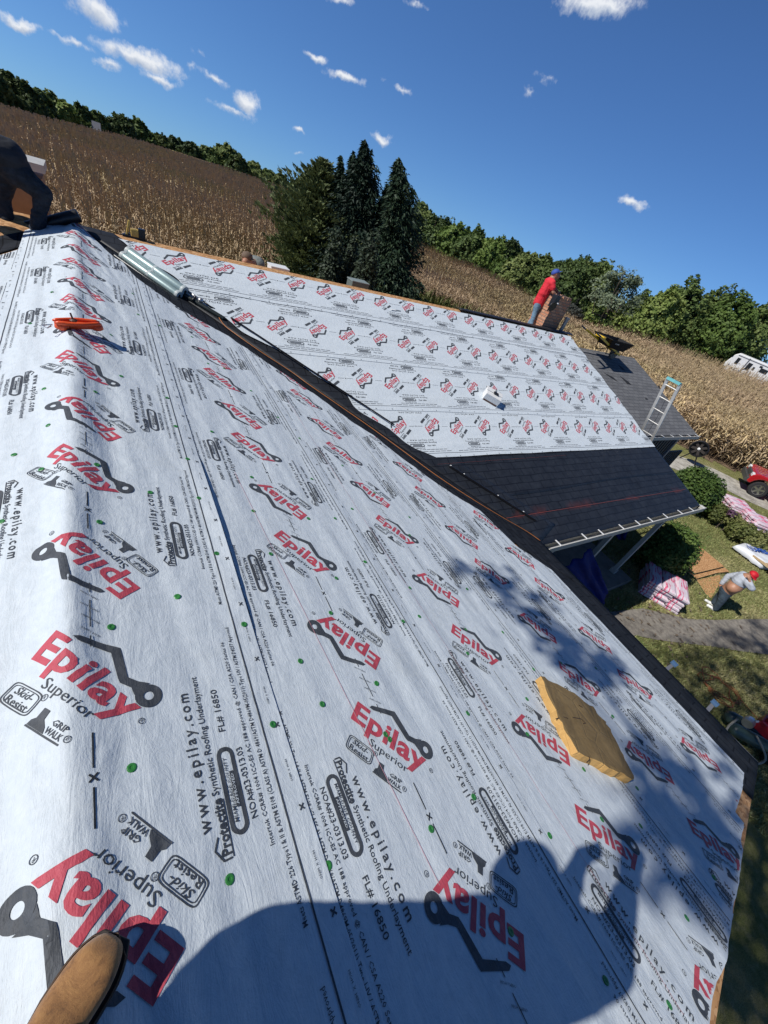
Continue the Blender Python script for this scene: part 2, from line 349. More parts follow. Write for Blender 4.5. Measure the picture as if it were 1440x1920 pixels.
def build_tile(detail):
    el=[]   # (V, T, material 1 red 2 black 0 paper, layer)
    ang=math.radians(-51); ca,sa=math.cos(ang),math.sin(ang)
    def logo(V,Tt,m,l=0): V=np.asarray(V,float); el.append((np.stack([-.18+V[:,0]*ca-V[:,1]*sa,1.045+V[:,0]*sa+V[:,1]*ca],1),Tt,m,l))
    rs=3 if detail else 2
    V,Tt=text_fit('Epilay',.425,.100,bold=.028,spacing=1.04,res=rs); logo(V,Tt,1)
    def ring(c,ro,ri,n=24):
        a=np.linspace(0,2*PI,n+1)[:-1]; V=np.concatenate([np.stack([c[0]+ro*np.cos(a),c[1]+ro*np.sin(a)],1),np.stack([c[0]+ri*np.cos(a),c[1]+ri*np.sin(a)],1)]); return V,np.array([t for i in range(n) for t in ((i,(i+1)%n,n+(i+1)%n),(i,n+(i+1)%n,n+i))])
    roof=[(.066,.113),(.075,.131),(.197,.187),(.218,.176),(.307,.121),(.345,.131),(.378,.150),(.371,.120),(.376,.086),(.345,.100),(.304,.090),(.286,.098),(.192,.153),(.09,.113)]
    V,Tt=polytri(roof); logo(V,Tt,2); V,Tt=ring((.411,.114),.044,.0165); logo(V,Tt,2,.5)
    if detail:
        V,Tt=text_fit('Superior',.215,.034,bold=0.0,res=2); logo(V+[.125,-.058],Tt,2)
        P=[(.095+.07*math.copysign(abs(math.cos(t))**.35,math.cos(t)),-.105+.036*math.copysign(abs(math.sin(t))**.35,math.sin(t))) for t in np.linspace(0,2*PI,25)[:-1]]
        V,Tt=band(P,.0035); logo(V,Tt,2); P2=[(.095+(x-.095)*.88,-.105+(y+.105)*.80) for x,y in P]; V,Tt=band(P2,.0025); logo(V,Tt,2)
        V,Tt=text_fit('Skid-',.085,.022,bold=.01,shear=.3,res=2); logo(V+[.05,-.102],Tt,2)
        V,Tt=text_fit('Resist',.10,.024,bold=.01,res=2); logo(V+[.045,-.133],Tt,2)
        V,Tt=polytri([(.185,-.15),(.188,-.135),(.2,-.125),(.2,-.095),(.225,-.095),(.228,-.12),(.25,-.135),(.26,-.150)]); logo(V,Tt,2)
        V,Tt=text_fit('GRIP',.065,.018,bold=.015,res=1); logo(V+[.262,-.122],Tt,2)
        V,Tt=text_fit('WALK',.07,.018,bold=.015,res=1); logo(V+[.258,-.146],Tt,2)
        V,Tt=rectT(.182,-.156,.335,-.151); logo(V,Tt,2)
        for (x,y) in ((.46,.035),(.17,-.075),(.345,-.13)):
            V,Tt=band([(x+.011*math.cos(t),y+.011*math.sin(t)) for t in np.linspace(0,2*PI,13)[:-1]],.0022); logo(V,Tt,2); V,Tt=text_fit('R',.008,.011,res=1); logo(V+[x-.004,y-.005],Tt,2)
    else:
        V,Tt=text_fit('Superior',.215,.034,bold=.01,res=1); logo(V+[.125,-.058],Tt,2)
        V,Tt=rectT(.03,-.142,.165,-.130); logo(V,Tt,2); V,Tt=rectT(.03,-.085,.165,-.078); logo(V,Tt,2); V,Tt=text_fit('Resist',.12,.03,bold=.03,res=1); logo(V+[.04,-.125],Tt,2); V,Tt=rectT(.19,-.15,.33,-.11); logo(V,Tt,2)
    def blk(V,Tt,tb,t0,m=2,l=0): V=np.asarray(V,float); el.append((np.stack([tb-V[:,1],t0+V[:,0]],1),Tt,m,l))
    V,Tt=text_fit('www.epilay.com',.47,.037,bold=.012,spacing=1.35,res=2 if detail else 1); blk(V,Tt,.298,.31)
    if detail:
        V,Tt=text_fit('Protectite',.16,.030,bold=.03,res=2); blk(V,Tt,.345,.235)
        V,Tt=polytri([(0,.0),(0,.028),(.035,.05),(.07,.034),(.065,.030),(.035,.044),(.005,.024),(.005,0)]); blk(V,Tt,.345,.222)
        V,Tt=rectT(.225,-.007,.39,-.003); blk(V,Tt,.345,0)
        V,Tt=text_fit('Synthetic Roofing Underlayment',.44,.023,bold=.004,res=2); blk(V,Tt,.341,.405)
        V,Tt=text_fit('FL# 16850',.17,.024,bold=.008,res=2); blk(V,Tt,.407,.606)
        V,Tt=text_fit('NOA#23-0313.03',.235,.022,bold=.008,res=2); blk(V,Tt,.452,.30)
        V,Tt=text_fit('Intertek CCRR# 1004 ICC-ES AC 188 approved @ CAN / CSA A220 Series 06',.78,.016,bold=.006,res=1); blk(V,Tt,.484,.205)
        V,Tt=text_fit('Meets ASTMD 226 Type I & II & ASTM E108 (CLASS A) ASTM D 4869/ASTM D4869M-05(2011) Type I-IV / ASTM D8257 Approved',1.085,.017,bold=.006,res=1); blk(V,Tt,.523,-.025)
    else:
        V,Tt=text_fit('Protectite Synthetic Roofing',.58,.024,bold=.02,res=1); blk(V,Tt,.341,.24)
        V,Tt=text_fit('FL# 16850',.17,.026,bold=.02,res=1); blk(V,Tt,.407,.606)
        V,Tt=text_fit('NOA#23-0313.03',.235,.02,bold=.02,res=1); blk(V,Tt,.452,.30)
        for (tb,a0,a1) in ((.480,.2,.98),(.518,-.02,1.06)):
            for k in range(9):
                q0=a0+(a1-a0)*k/9; V,Tt=rectT(q0,0,q0+(a1-a0)/9*.86,.008); blk(V,Tt,tb,0)
    Vo,_=capsule(.28,.031); Vi,_=capsule(.251,.0165); n_=len(Vo); blk(np.concatenate([Vo,Vi])+[.41,0],np.array([t for i in range(n_) for t in ((i,(i+1)%n_,n_+(i+1)%n_),(i,n_+(i+1)%n_,n_+i))]),.388,0)
    if detail:
        V,Tt=text_fit('MIAMI-DADE COUNTY',.205,.0125,bold=.004,res=1); blk(V+[.308,.001],Tt,.388,0,2,2)
        V,Tt=rectT(.35,-.0155,.465,-.0015); blk(V,Tt,.388,0,2,2); V,Tt=text_fit('APPROVED',.10,.0095,bold=.004,res=1); blk(V+[.357,-.0135],Tt,.388,0,0,3)
    else:
        V,Tt=rectT(.32,-.007,.50,.006); blk(V,Tt,.388,0,2,2)
    def flat(V,Tt,m=2,l=0): el.append((np.asarray(V,float),Tt,m,l))
    # cut line, centre line, fastening marks
    for k in range(12): flat(*rectT(.549,k*.1017,.5555,(k+1)*.1017))
    for k in range(6): flat(*rectT(-.0025,.43+k*.018,.0025,.448+k*.018)); flat(*rectT(-.0025,.592+k*.018,.0025,.610+k*.018))
    for s in (-1,1):
        for (cx,cy,w) in ((0,.565,.016),)+tuple((.615,.27+.305*j,.013) for j in range(4)):
            d=np.array((1,s))/math.sqrt(2); n_=np.array((-d[1],d[0]))*.0028; c=np.array((cx,cy)); P=np.array([c-d*w-n_,c+d*w-n_,c+d*w+n_,c-d*w+n_]); flat(P,np.array([(0,1,2),(0,2,3)]))
    for y0 in (1.02,1.13,1.19): flat(*rectT(-.002,y0,.002,y0+.05))
    if detail:
        for y0 in (1.105,1.165): 
            V,Tt=text_fit('ONIM x HOIH',.07,.008,res=1); V=V@np.array([[.8,-.6],[.6,.8]]); flat(V+[-.03,y0],Tt)
        for j in range(4):
            V,Tt=text_fit('ONIM  X  HOIH',.08,.009,res=1); V=np.stack([-V[:,1],V[:,0]],1); flat(V+[.612,.36+.305*j],Tt)
    # merge, split long triangles
    out=[]
    for V,Tt,m,l in el:
        tri=V[Tt]  # (n,3,2)
        for it in range(9):
            e=np.linalg.norm(tri-np.roll(tri,-1,1),axis=2); L=e.max(1); big=L>(.024 if detail else .05)
            if not big.any(): break
            tb=tri[big]; k=e[big].argmax(1); r=np.arange(len(tb)); a=tb[r,k]; b_=tb[r,(k+1)%3]; c=tb[r,(k+2)%3]; m_=(a+b_)/2
            tri=np.concatenate([tri[~big],np.stack([a,m_,c],1),np.stack([m_,b_,c],1)])
        out.append((tri,np.full(len(tri),m),np.full(len(tri),l)))
    tri=np.concatenate([o[0] for o in out]); mm=np.concatenate([o[1] for o in out]); ll=np.concatenate([o[2] for o in out])
    tri2=np.stack([-tri[...,0],1.13-tri[...,1]],-1)
    return np.concatenate([tri,tri2]),np.concatenate([mm,mm]),np.concatenate([ll,ll])
TILE_HI=build_tile(True); TILE_LO=build_tile(False)
PER=1.22
# ------------------------------------------------------------------ sheet materials
def sheet_mats():
    mats=[]
    for nm,kind in (('white_underlayment_fabric',0),('red_print_ink',1),('black_print_ink',2)):
        m,nt,b=new_mat(nm); vec=mapping(nt); 
        n1=noise(nt,26,5,.65,vec); n2=noise(nt,160,3,.6,vec)
        vs=mapping(nt,(7,1.6,7)); n3=noise(nt,3.0,5,.7,vs,.8)
        if kind==0:
            r=ramp(nt,[(.28,(.53,.585,.62)),(.5,(.58,.635,.67)),(.72,(.62,.67,.70))],n1.outputs[0])
            mm=N(nt,'ShaderNodeMix',data_type='RGBA',blend_type='MULTIPLY'); mm.inputs[0].default_value=.35
            r2=ramp(nt,[(.25,(.90,.915,.935)),(.75,(1.03,1.025,1.02))],n3.outputs[0]); nt.links.new(r.outputs[0],mm.inputs[6]); nt.links.new(r2.outputs[0],mm.inputs[7]); n4=noise(nt,2.3,6,.72,vec,.5); r4=ramp(nt,[(.54,(1,1,1)),(.66,(.93,.92,.90)),(.80,(.82,.80,.76))],n4.outputs[0]); m5=N(nt,'ShaderNodeMix',data_type='RGBA',blend_type='MULTIPLY'); m5.inputs[0].default_value=.6; nt.links.new(mm.outputs[2],m5.inputs[6]); nt.links.new(r4.outputs[0],m5.inputs[7]); nt.links.new(m5.outputs[2],b.inputs['Base Color'])
        else:
            c=((.46,.055,.08),(.50,.085,.115)) if kind==1 else ((.042,.048,.055),(.072,.08,.092))
            r=ramp(nt,[(.3,c[0]),(.7,c[1])],n1.outputs[0]); nt.links.new(r.outputs[0],b.inputs['Base Color'])
        b.inputs['Roughness'].default_value=.62; b.inputs['Specular IOR Level'].default_value=.35
        p=bump(nt,b,n1.outputs[0],.42,.006); p=bump(nt,b,n2.outputs[0],.4,.002,p); bump(nt,b,n3.outputs[0],.4,.012,p)
        mats.append(m)
    return mats
MS=sheet_mats()
def osb_mat():
    m,nt,b=new_mat('osb_board'); vec=mapping(nt,(1,1,1)); v=nt.nodes.new('ShaderNodeTexVoronoi'); v.inputs['Scale'].default_value=26; nt.links.new(mapping(nt,(1,2.2,1),(0,0,.6)),v.inputs['Vector'])
    hs=N(nt,'ShaderNodeSeparateColor'); nt.links.new(v.outputs['Color'],hs.inputs[0])
    r=ramp(nt,[(0,(.30,.145,.055)),(.5,(.48,.25,.10)),(1,(.62,.37,.18))],hs.outputs[0]); nt.links.new(r.outputs[0],b.inputs['Base Color']); b.inputs['Roughness'].default_value=.8
    bump(nt,b,hs.outputs[1],.4,.004); return m
M_OSB=osb_mat()
M_WHITE=simple('white_painted_metal',(.72,.72,.70),.4,0,.05)
M_CREAM=simple('cream_trim',(.47,.46,.42),.5,0,.08)
M_GREEN=simple('green_nail_cap',(.035,.20,.045),.4,0,.2)
M_DARK=simple('dark_grey_siding',(.06,.062,.065),.6,0,.15)
M_BLACKP=simple('black_plastic',(.012,.012,.014),.35,0,.2)
M_SKIN=simple('skin',(.36,.17,.10),.55,0,.08,12,.001)
M_CONC=simple('concrete',(.20,.185,.16),.9,0,.2,5,.004)
def felt_mat(wing):
    """black self-adhering felt; old shingle tabs show through as shallow steps"""
    m,nt,b=new_mat('black_felt_cross' if wing else 'black_felt_main'); 
    vec=mapping(nt,(1,1,1),(0,0,0) if wing else (0,0,PI/2)); n=noise(nt,5,5,.65,vec); n2=noise(nt,90,3,.6,vec)
    r=ramp(nt,[(.3,(.0085,.0100,.0135)),(.7,(.021,.0245,.031))],n.outputs[0])
    br=nt.nodes.new('ShaderNodeTexBrick'); br.offset=.5; br.inputs['Scale'].default_value=1; br.inputs['Brick Width'].default_value=.30; br.inputs['Row Height'].default_value=.135; br.inputs['Mortar Size'].default_value=.010; br.inputs['Mortar Smooth'].default_value=.6; br.inputs['Bias'].default_value=0
    nd=noise(nt,3,2,.5,vec); ad=N(nt,'ShaderNodeMix',data_type='VECTOR'); ad.inputs[0].default_value=.04; nt.links.new(vec,ad.inputs[4]); nt.links.new(nd.outputs['Color'],ad.inputs[5]); nt.links.new(ad.outputs[1],br.inputs['Vector'])
    dk=N(nt,'ShaderNodeMix',data_type='RGBA',blend_type='MULTIPLY'); nt.links.new(br.outputs['Fac'],dk.inputs[0]); nt.links.new(r.outputs[0],dk.inputs[6]); dk.inputs[7].default_value=(.18,.18,.22,1)
    colr=dk.outputs[2]
    if wing:
        sp=N(nt,'ShaderNodeSeparateXYZ'); nt.links.new(mapping(nt),sp.inputs[0])
        # smudge of red chalk along the snapped line: y = a + b x
        a_,b_=CHALK
        ml=N(nt,'ShaderNodeMath',operation='MULTIPLY_ADD'); ml.inputs[1].default_value=-b_; ml.inputs[2].default_value=-a_; nt.links.new(sp.outputs[0],ml.inputs[0])
        dd=N(nt,'ShaderNodeMath',operation='ADD'); nt.links.new(sp.outputs[1],dd.inputs[0]); nt.links.new(ml.outputs[0],dd.inputs[1]); 
        mr=N(nt,'ShaderNodeMapRange'); mr.inputs['From Min'].default_value=.17; mr.inputs['From Max'].default_value=-.02; nt.links.new(dd.outputs[0],mr.inputs[0])
        mr3=N(nt,'ShaderNodeMapRange'); mr3.inputs['From Min'].default_value=-.05; mr3.inputs['From Max'].default_value=-.01; nt.links.new(dd.outputs[0],mr3.inputs[0])
        nx=noise(nt,1.6,4,.6,vec); mr2=N(nt,'ShaderNodeMapRange'); mr2.inputs['From Min'].default_value=.50; mr2.inputs['From Max'].default_value=.75; nt.links.new(nx.outputs[0],mr2.inputs[0])
        q=N(nt,'ShaderNodeMath',operation='MULTIPLY'); nt.links.new(mr.outputs[0],q.inputs[0]); nt.links.new(mr2.outputs[0],q.inputs[1]); q2=N(nt,'ShaderNodeMath',operation='MULTIPLY'); nt.links.new(q.outputs[0],q2.inputs[0]); nt.links.new(mr3.outputs[0],q2.inputs[1])
        mx=N(nt,'ShaderNodeMix',data_type='RGBA'); nt.links.new(q2.outputs[0],mx.inputs[0]); nt.links.new(colr,mx.inputs[6]); mx.inputs[7].default_value=(.13,.030,.022,1); colr=mx.outputs[2]
    nt.links.new(colr,b.inputs['Base Color']); b.inputs['Roughness'].default_value=.55 if wing else .8; b.inputs['Specular IOR Level'].default_value=.45 if wing else .15
    p=bump(nt,b,br.outputs['Fac'],-.5,.008); bump(nt,b,n2.outputs[0],.5,.003,p); return m
def wing_plane(p): return hit(p,(0,-T2,1),-T2*W)
def main_plane(p): return hit(p,(T,0,1),0)
_c0=wing_plane((948,973)); _c1=wing_plane((1283,919)); _cb=(_c1[1]-_c0[1])/(_c1[0]-_c0[0]); CHALK=(_c0[1]-_cb*_c0[0],_cb)
M_FELTW=felt_mat(True); M_FELTM=felt_mat(False)
# ------------------------------------------------------------------ the house
HO=(3.0,4.0,GZ)
house=thing('house','long low house with two crossing gable roofs half covered in white printed underlayment','house',HO)
def hpart(name,mb,mats,**k): return mb.build(name,mats,house,world=True,**k)
# decks (osb slabs): ridge of main x=0, ridge of cross wing y=W
mb=MB(); th=.03
def slab(mb,P,th,mi=0): mb.prism([np.array(p)-[0,0,.004] for p in P],(0,0,-th),mi)
zE=-T*E_
slab(mb,[(0,-B,0),(E_,-B,zE),(E_,YE,zE),(0,W,0)],th)
slab(mb,[(0,-B,0),(0,W,0),(-E_,YE,zE),(-E_,-B,zE)],th)
mb.build('roof_deck',[M_OSB],house,world=True)
mb=MB(); zW=-T2*FW
slab(mb,[(0,W,0),(E_,YE,zW),(G,YE,zW),(G,W,0)],th)
slab(mb,[(-E_,W,0),(-E_,YE,zW),(0,W,0)],th)
slab(mb,[(-E_,W,0),(G,W,0),(G,W+FW,zW),(-E_,W+FW,zW)],th)
mb.build('cross_roof_deck',[M_OSB],house,world=True)
mb=MB()   # fascia and rake boards
mb.beam((E_+.012,-B,zE-.12),(E_+.012,YE,zE-.12),.024,.17); mb.beam((E_,YE-.012,zW-.12),(G,YE-.012,zW-.12),.024,.17)
mb.beam((0,-B-.008,-.13),(E_,-B-.008,zE-.13),.016,.17); mb.beam((0,-B-.008,-.13),(-E_,-B-.012,zE-.12),.024,.17)
mb.beam((G+.012,W,-.12),(G+.012,YE,zW-.12),.024,.17); mb.beam((G+.012,W,-.12),(G+.012,W+FW,zW-.12),.024,.17)
mb.beam((-E_-.012,-B,zE-.12),(-E_-.012,YE,zE-.12),.024,.17)
hpart('fascia_board',mb,[M_CREAM])
mb=MB()   # thin metal drip edge
mb.beam((E_+.038,-B,zE-.012),(E_+.038,YE,zE-.012),.03,.004)
hpart('drip_edge',mb,[simple('dull_metal_edge',(.16,.16,.16),.5,.3)])
# walls
M_WALL=simple('pale_siding',(.42,.42,.40),.7,0,.08)
mb=MB(); zt=-2.02
mb.box((0,(-.7+W+5)/2,(GZ+zt)/2-.02),(9.9,W+5.7,zt-GZ+.04)); mb.prism([(-4.9,-.68,zt),(4.9,-.68,zt),(0,-.68,-.12-.16)],(0,.1,0)); hpart('wall',mb,[M_WALL])
mb=MB(); mb.box(((4.96+11.05)/2,(4.1+W+5)/2,(GZ+zt)/2-.02),(11.05-4.96,W+.9,zt-GZ+.04)); mb.prism([(11.0,4.15,zt+.02),(11.0,W+5,zt+.02),(11.0,W,-.3)],(-.1,0,0)); mb.box((8.2,3.1,zt-.02),(6.5,1.95,.03)); hpart('cross_wall',mb,[M_WALL])
# porch: slab, door, window, posts
mb=MB(); mb.box((8.3,3.05,GZ+.09),(6.6,2.1,.18)); hpart('porch_slab',mb,[M_CONC])
M_GLASS,nt,b=new_mat('window_glass'); b.inputs['Base Color'].default_value=(.02,.025,.03,1); b.inputs['Roughness'].default_value=.06
for x in (6.6,9.6):
    mb=MB(); 
    for dx in (-.6,.6): mb.box((x+dx,4.085,GZ+1.5),(.07,.05,1.25))
    for dz in (-.6,.6): mb.box((x,4.085,GZ+1.5+dz),(1.13,.048,.07))
    w_=hpart('window',mb,[M_WHITE]); g=MB().box((x,4.09,GZ+1.5),(1.12,.02,1.12)); go=g.build('pane',[M_GLASS],w_,world=True)
mb=MB(); mb.box((8.1,4.085,GZ+1.2),(.92,.05,2.05)); dr=hpart('door',mb,[simple('brown_door',(.10,.05,.03))]); MB().lathe([(.0,0),(.03,.01),(.03,.04),(.0,.06)],10,0,(8.45,4.06,GZ+1.15),axes_from((0,-1,0))).build('handle',[M_WHITE],dr,world=True)
for px in ((1072,1017),(1190,990),(1285,965)):
    p=gz(px,-2.05); x=p[0]; mb=MB(); mb.box((x,YE+.22,(GZ+.18-2.1)/2),(.10,.10,-2.1-GZ-.18)); mb.box((x,YE+.22,-2.14),(.15,.15,.08)); mb.box((x,YE+.22,GZ+.24),(.15,.15,.12)); hpart('porch_post',mb,[M_CREAM],bevel=.006)
# ---- black felt
def strip_mesh(name,A,Bc,n,m,zf,mat,par,off):
    """sheet between two curves A(s), Bc(s) in plan"""
    s=np.linspace(0,1,n); a=np.array([A(t) for t in s]); b_=np.array([Bc(t) for t in s]); k=np.linspace(0,1,m)[None,:,None]
    P=a[:,None,:]*(1-k)+b_[:,None,:]*k; Z=zf(P[...,0],P[...,1])+off+(vnoise(P[...,0]*3,P[...,1]*3,31)-.5)*.008
    V=np.concatenate([P,Z[...,None]],-1).reshape(-1,3); me=raw_mesh(name,V,grid_faces(n,m),mat,smooth=True); o=link(name,me,par,True)
    sd=o.modifiers.new('t','SOLIDIFY'); sd.thickness=.003; sd.offset=0; return o
mz=lambda x,y:-T*np.abs(x); wz=lambda x,y:-T2*(W-y); rz=lambda x,y:np.maximum(-T*np.abs(x),-T2*np.abs(W-y))
def saw(s): return .12*math.sin(s*9)+.07*math.sin(s*23+1)
vfw=MB()
strip_mesh('eave_felt',lambda s:(4.6,-B-.005+s*(YE+.35+B)),lambda s:(E_+.052,-B-.005+s*(YE+.02+B)),60,8,mz,M_FELTM,house,.006)
strip_mesh('valley_felt',lambda s:(.05+s*(E_-.05),W-1.9-s*(E_-.05)*.86),lambda s:(.05+s*(E_-.05)-.004,W-.05-s*(FW-.06)),70,10,mz,M_FELTM,house,.012)
strip_mesh('cross_valley_felt',lambda s:(.0+s*(E_+.0),W-.0-s*(FW)),lambda s:(.45+s*(E_+.12),W-.03-s*(FW-.25)),70,8,wz,M_FELTW,house,.012)
strip_mesh('lower_felt',lambda s:(3.6+s*(G-3.6),W-4.1/KW),lambda s:(4.45+s*(G-4.45),W-5.05/KW-.03*math.sin(s*7)),80,14,wz,M_FELTW,house,.008)
strip_mesh('lower_felt',lambda s:(4.6+s*(G+.01-4.6),W-4.98/KW-.02*math.sin(s*7)+.02),lambda s:(E_-.12+s*(G+.01-E_+.12),YE-.05),80,14,wz,M_FELTW,house,.004)
strip_mesh('ridge_felt',lambda s:(7.2+s*4.5,W+.26),lambda s:(7.2+s*4.5,W-.10-.05*s),30,8,lambda x,y:-T2*np.abs(W-y)*.6,simple('black_ridge_felt',(.015,.015,.017),.5),house,.035)
strip_mesh('left_valley_felt',lambda s:(-.05-s*2.5,W-.45-s*2.6),lambda s:(-.05-s*2.7,W+.0-s*2.3),30,8,rz,M_FELTM,house,.012)
mb=MB(); # snapped chalk lines
def chalk(p,q,w=.007):
    a=wing_plane(p); b_=wing_plane(q); mb.beam(a+[0,0,.018],b_+[0,0,.018],w,.001)
chalk((948,973),(1283,919),.006); chalk((820,872),(1060,855),.0022)
M_CHALK=simple('red_chalk',(.24,.05,.04),.9); hpart('chalk_line',mb,[M_CHALK])
# ---- white sheets
CM=[.08,1.24,2.38,3.49,4.52]; PH=[0,-.53,-.17,-.65,-.90]       # centre of each course, phase along the roll
_VE=np.array([main_plane(p) for p in ((231,500),(255,529),(305,563),(340,588),(373,608),(420,632),(462,660),(525,702),(588,744),(646,786),(700,822),(751,862),(820,912),(902,963),(965,1026))])
def uend_main(i,v):
    v=np.asarray(v,float); x=v/KS; e=np.interp(x,_VE[:,0],_VE[:,1]); e=np.where(x>_VE[-1,0],_VE[-1,1]-(x-_VE[-1,0])*1.0,e)
    return np.where(v<.45,np.minimum(7.72,_VE[0,1]+(.45-v)*2.2),e)
def ustart_main(v): return -B+.03+.05*(vnoise(np.asarray(v)*3,np.asarray(v)*0,9)-.3)+np.where(np.asarray(v)>4.2,.07,0)
def put_print(surf,c,ph,u0,u1,off,tile,inside,exposed,samp):
    tri,mm,ll=tile; Vs=[];Ms=[]
    for k in range(int(math.floor((u0-1.4)/PER))-1,int(math.ceil(u1/PER))+2):
        t=tri.copy(); t[...,1]+=ph+k*PER; t[...,0]+=c; cen=t.mean(1); ok=inside(cen[:,0],cen[:,1])&exposed(cen[:,0],cen[:,1])
        if not ok.any(): continue
        t=t[ok]; P=samp(t[...,0],t[...,1])+np.array((0,0,1.))*(.0022+.0006*ll[ok])[:,None,None]; Vs.append(P.reshape(-1,3)); Ms.append(mm[ok])
    V=np.concatenate(Vs); M=np.concatenate(Ms); return V,np.arange(len(V)).reshape(-1,3),M
def sheet(name,surf,v0,v1,us,ue,nv,du,off,c,ph,tile,exposed,par,mats=None):
    vv=np.linspace(v0,v1,nv); L=float(np.max(ue(vv))-np.min(us(vv))); nu=int(L/du)+2; s=np.linspace(0,1,nu)
    Vg,Sg=np.meshgrid(vv,s,indexing='ij'); U=us(Vg)+(ue(Vg)-us(Vg))*Sg
    P=surf(Vg,U,off).reshape(-1,3); Fg=grid_faces(nv,nu)
    a=P[Fg[0]]; nrm=np.cross(a[1]-a[0],a[3]-a[0])[2]
    if nrm<0: Fg=Fg[:,::-1]
    T3=np.concatenate([Fg[:,[0,1,2]],Fg[:,[0,2,3]]])
    ins=lambda v,u:(v>v0+.005)&(v<v1-.004)&(u<ue(v)-.01)&(u>us(v)+.01)
    Pg=P.reshape(nv,nu,3)
    def samp(v,u):
        a=us(v); s_=(u-a)/(ue(v)-a); fv=np.clip((v-v0)/(v1-v0)*(nv-1),0,nv-1.001); fu=np.clip(s_*(nu-1),0,nu-1.001); i=fv.astype(int); j=fu.astype(int); fv=(fv-i)[...,None]; fu=(fu-j)[...,None]
        A=Pg[i,j];B_=Pg[i+1,j];C_=Pg[i+1,j+1];D_=Pg[i,j+1]
        Q=np.where(fv>=fu, A+(B_-A)*fv+(C_-B_)*fu, A+(D_-A)*fu+(C_-D_)*fv)
        return Q
    pv,pt,pm=put_print(surf,c,ph,float(np.min(us(vv))),float(np.max(ue(vv))),off,tile,ins,exposed,samp)
    # face orientation of the print
    aa=pv[pt]; nz=np.cross(aa[:,1]-aa[:,0],aa[:,2]-aa[:,0])[:,2]; pt=np.where((nz<0)[:,None],pt[:,::-1],pt)
    V=np.concatenate([P,pv]); Ft=np.concatenate([T3,pt+len(P)]); mi=np.concatenate([np.zeros(len(T3),int),pm])
    me=raw_mesh(name,V,Ft,MS,mi); sm=np.zeros(len(Ft),bool); sm[:len(T3)]=True; me.polygons.foreach_set('use_smooth',sm)
    return link(name,me,par,True)
SHEETS=[]
for i,c in enumerate(CM):
    off=.036-.006*i; v0=c-.60 if i else -.555; v1=c+.64
    nxt=CM[i-1]+.64 if i else -9
    exp_=(lambda v,u,n=nxt: v>n-.03)
    sh=sheet('underlayment_sheet',main_surf,v0,v1,lambda v:ustart_main(v),lambda v,i=i:uend_main(i,v),46,.035,off,c,PH[i],TILE_HI,exp_,house); SHEETS.append((sh,i))
def line_on(v0,v1,u0,u1,i,w,name,mat):
    n=200; uu=np.linspace(u0,u1,n); vv=np.linspace(v0,v1,n); A=main_surf(vv-w,uu,.036-.006*i)+[0,0,.0045]; B_=main_surf(vv+w,uu,.036-.006*i)+[0,0,.0045]; V=np.concatenate([A,B_]); F_=[(j,j+n,j+n+1,j+1) for j in range(n-1)]; link(name,raw_mesh(name,V,F_,mat),house,True)
_p=main_plane((439,895)); _q=main_plane((815,1664)); _r=main_plane((392,800))
line_on(_q[0]*KS,_p[0]*KS,_q[1],_p[1],1,.0012,'pink_chalk_line',simple('pink_chalk',(.62,.30,.32),.9))
_p=main_plane((1040,1640)); _q=main_plane((1300,1890))
line_on(2.05,2.02,-1.0,4.2,2,.0010,'pink_chalk_line',bpy.data.materials['pink_chalk'])
# the next course down on the far side of the ridge
def left_surf(v,u,off=0,wr=1):
    P=main_surf(np.asarray(v)*0+3,u,0,0); v=np.asarray(v,float); return np.stack([-v/KS,np.asarray(u,float),-T*v/KS+off+fold(-v-3,u)],-1)
sheet('underlayment_sheet',left_surf,.45,1.65,lambda v:v*0-B+.03,lambda v:7.3-v,40,.06,.022,1.05,-.3,TILE_LO,lambda v,u:v>.53,house)
CW=[.42,1.58,2.66,3.62]; PHW=[-.05,-.33,-.55,-.30]
for i,c in enumerate(CW):
    off=.040-.006*i; v0=c-.60 if i else .19; v1=c+.64 if i<3 else 4.25
    nxt=CW[i-1]+.64 if i else -9
    sheet('cross_underlayment_sheet',wing_surf,v0,v1,lambda v,i=i:.20+v/KW+.10*np.sin(v*3)+.06*np.sin(v*9),lambda v:v*0+G-.03+.02*np.sin(v*8),40,.05,off,c,0.0 if False else {0:.97,1:1.02,2:.27,3:-.02}[i],TILE_LO,(lambda v,u,n=nxt:v>n-.03),house)
# nail caps
cap_me=MB().lathe([(.0125,0),(.0125,.0015),(.010,.0028),(.0055,.0028),(.005,.0014),(.0001,.0014)],14).v
capb=MB().lathe([(.0145,0),(.0145,.0016),(.011,.0030),(.006,.0030),(.0052,.0015),(.0001,.0015)],14)
capm=raw_mesh('cap_nail',np.array(capb.v),capb.f,M_GREEN,smooth=False)
CAPS=[(32,869),(82,895),(185,888),(190,994),(95,815),(87,746),(182,750),(229,718),(352,874),(373,949),(406,1053),(333,1132),(212,1190),(456,1184),(314,758),(330,812),(283,936),(9,994),(397,820),(471,904),(474,968),
 (576,981),(506,1049),(628,1092),(617,1158),(701,1290),(681,1062),(658,961),(626,980),(765,1109),(782,1163),(765,976),(583,906),(765,1010),(751,1174),(869,1186),(938,1191),(995,1260),(1048,1247),(982,1316),(982,1382),(870,1345),(1087,1447),(1188,1481),(1143,1347),(1112,1257),(872,1231),(872,1110),
 (1021,1571),(946,1749),(1121,1839),(1240,1884),(1277,1723),(1192,1552),(1330,1647),(717,1385),(725,1394),(509,1368),(610,1628),(429,1654),(250,1451),(420,700),(470,740),(520,790),(560,830),(640,880),(700,930),(360,640),(390,690),(300,620),(260,600),(210,640),(250,560),(60,620),(100,560),(1050,1340),(1120,1540),(880,1500),(800,1560),(560,1250),(600,1330)]
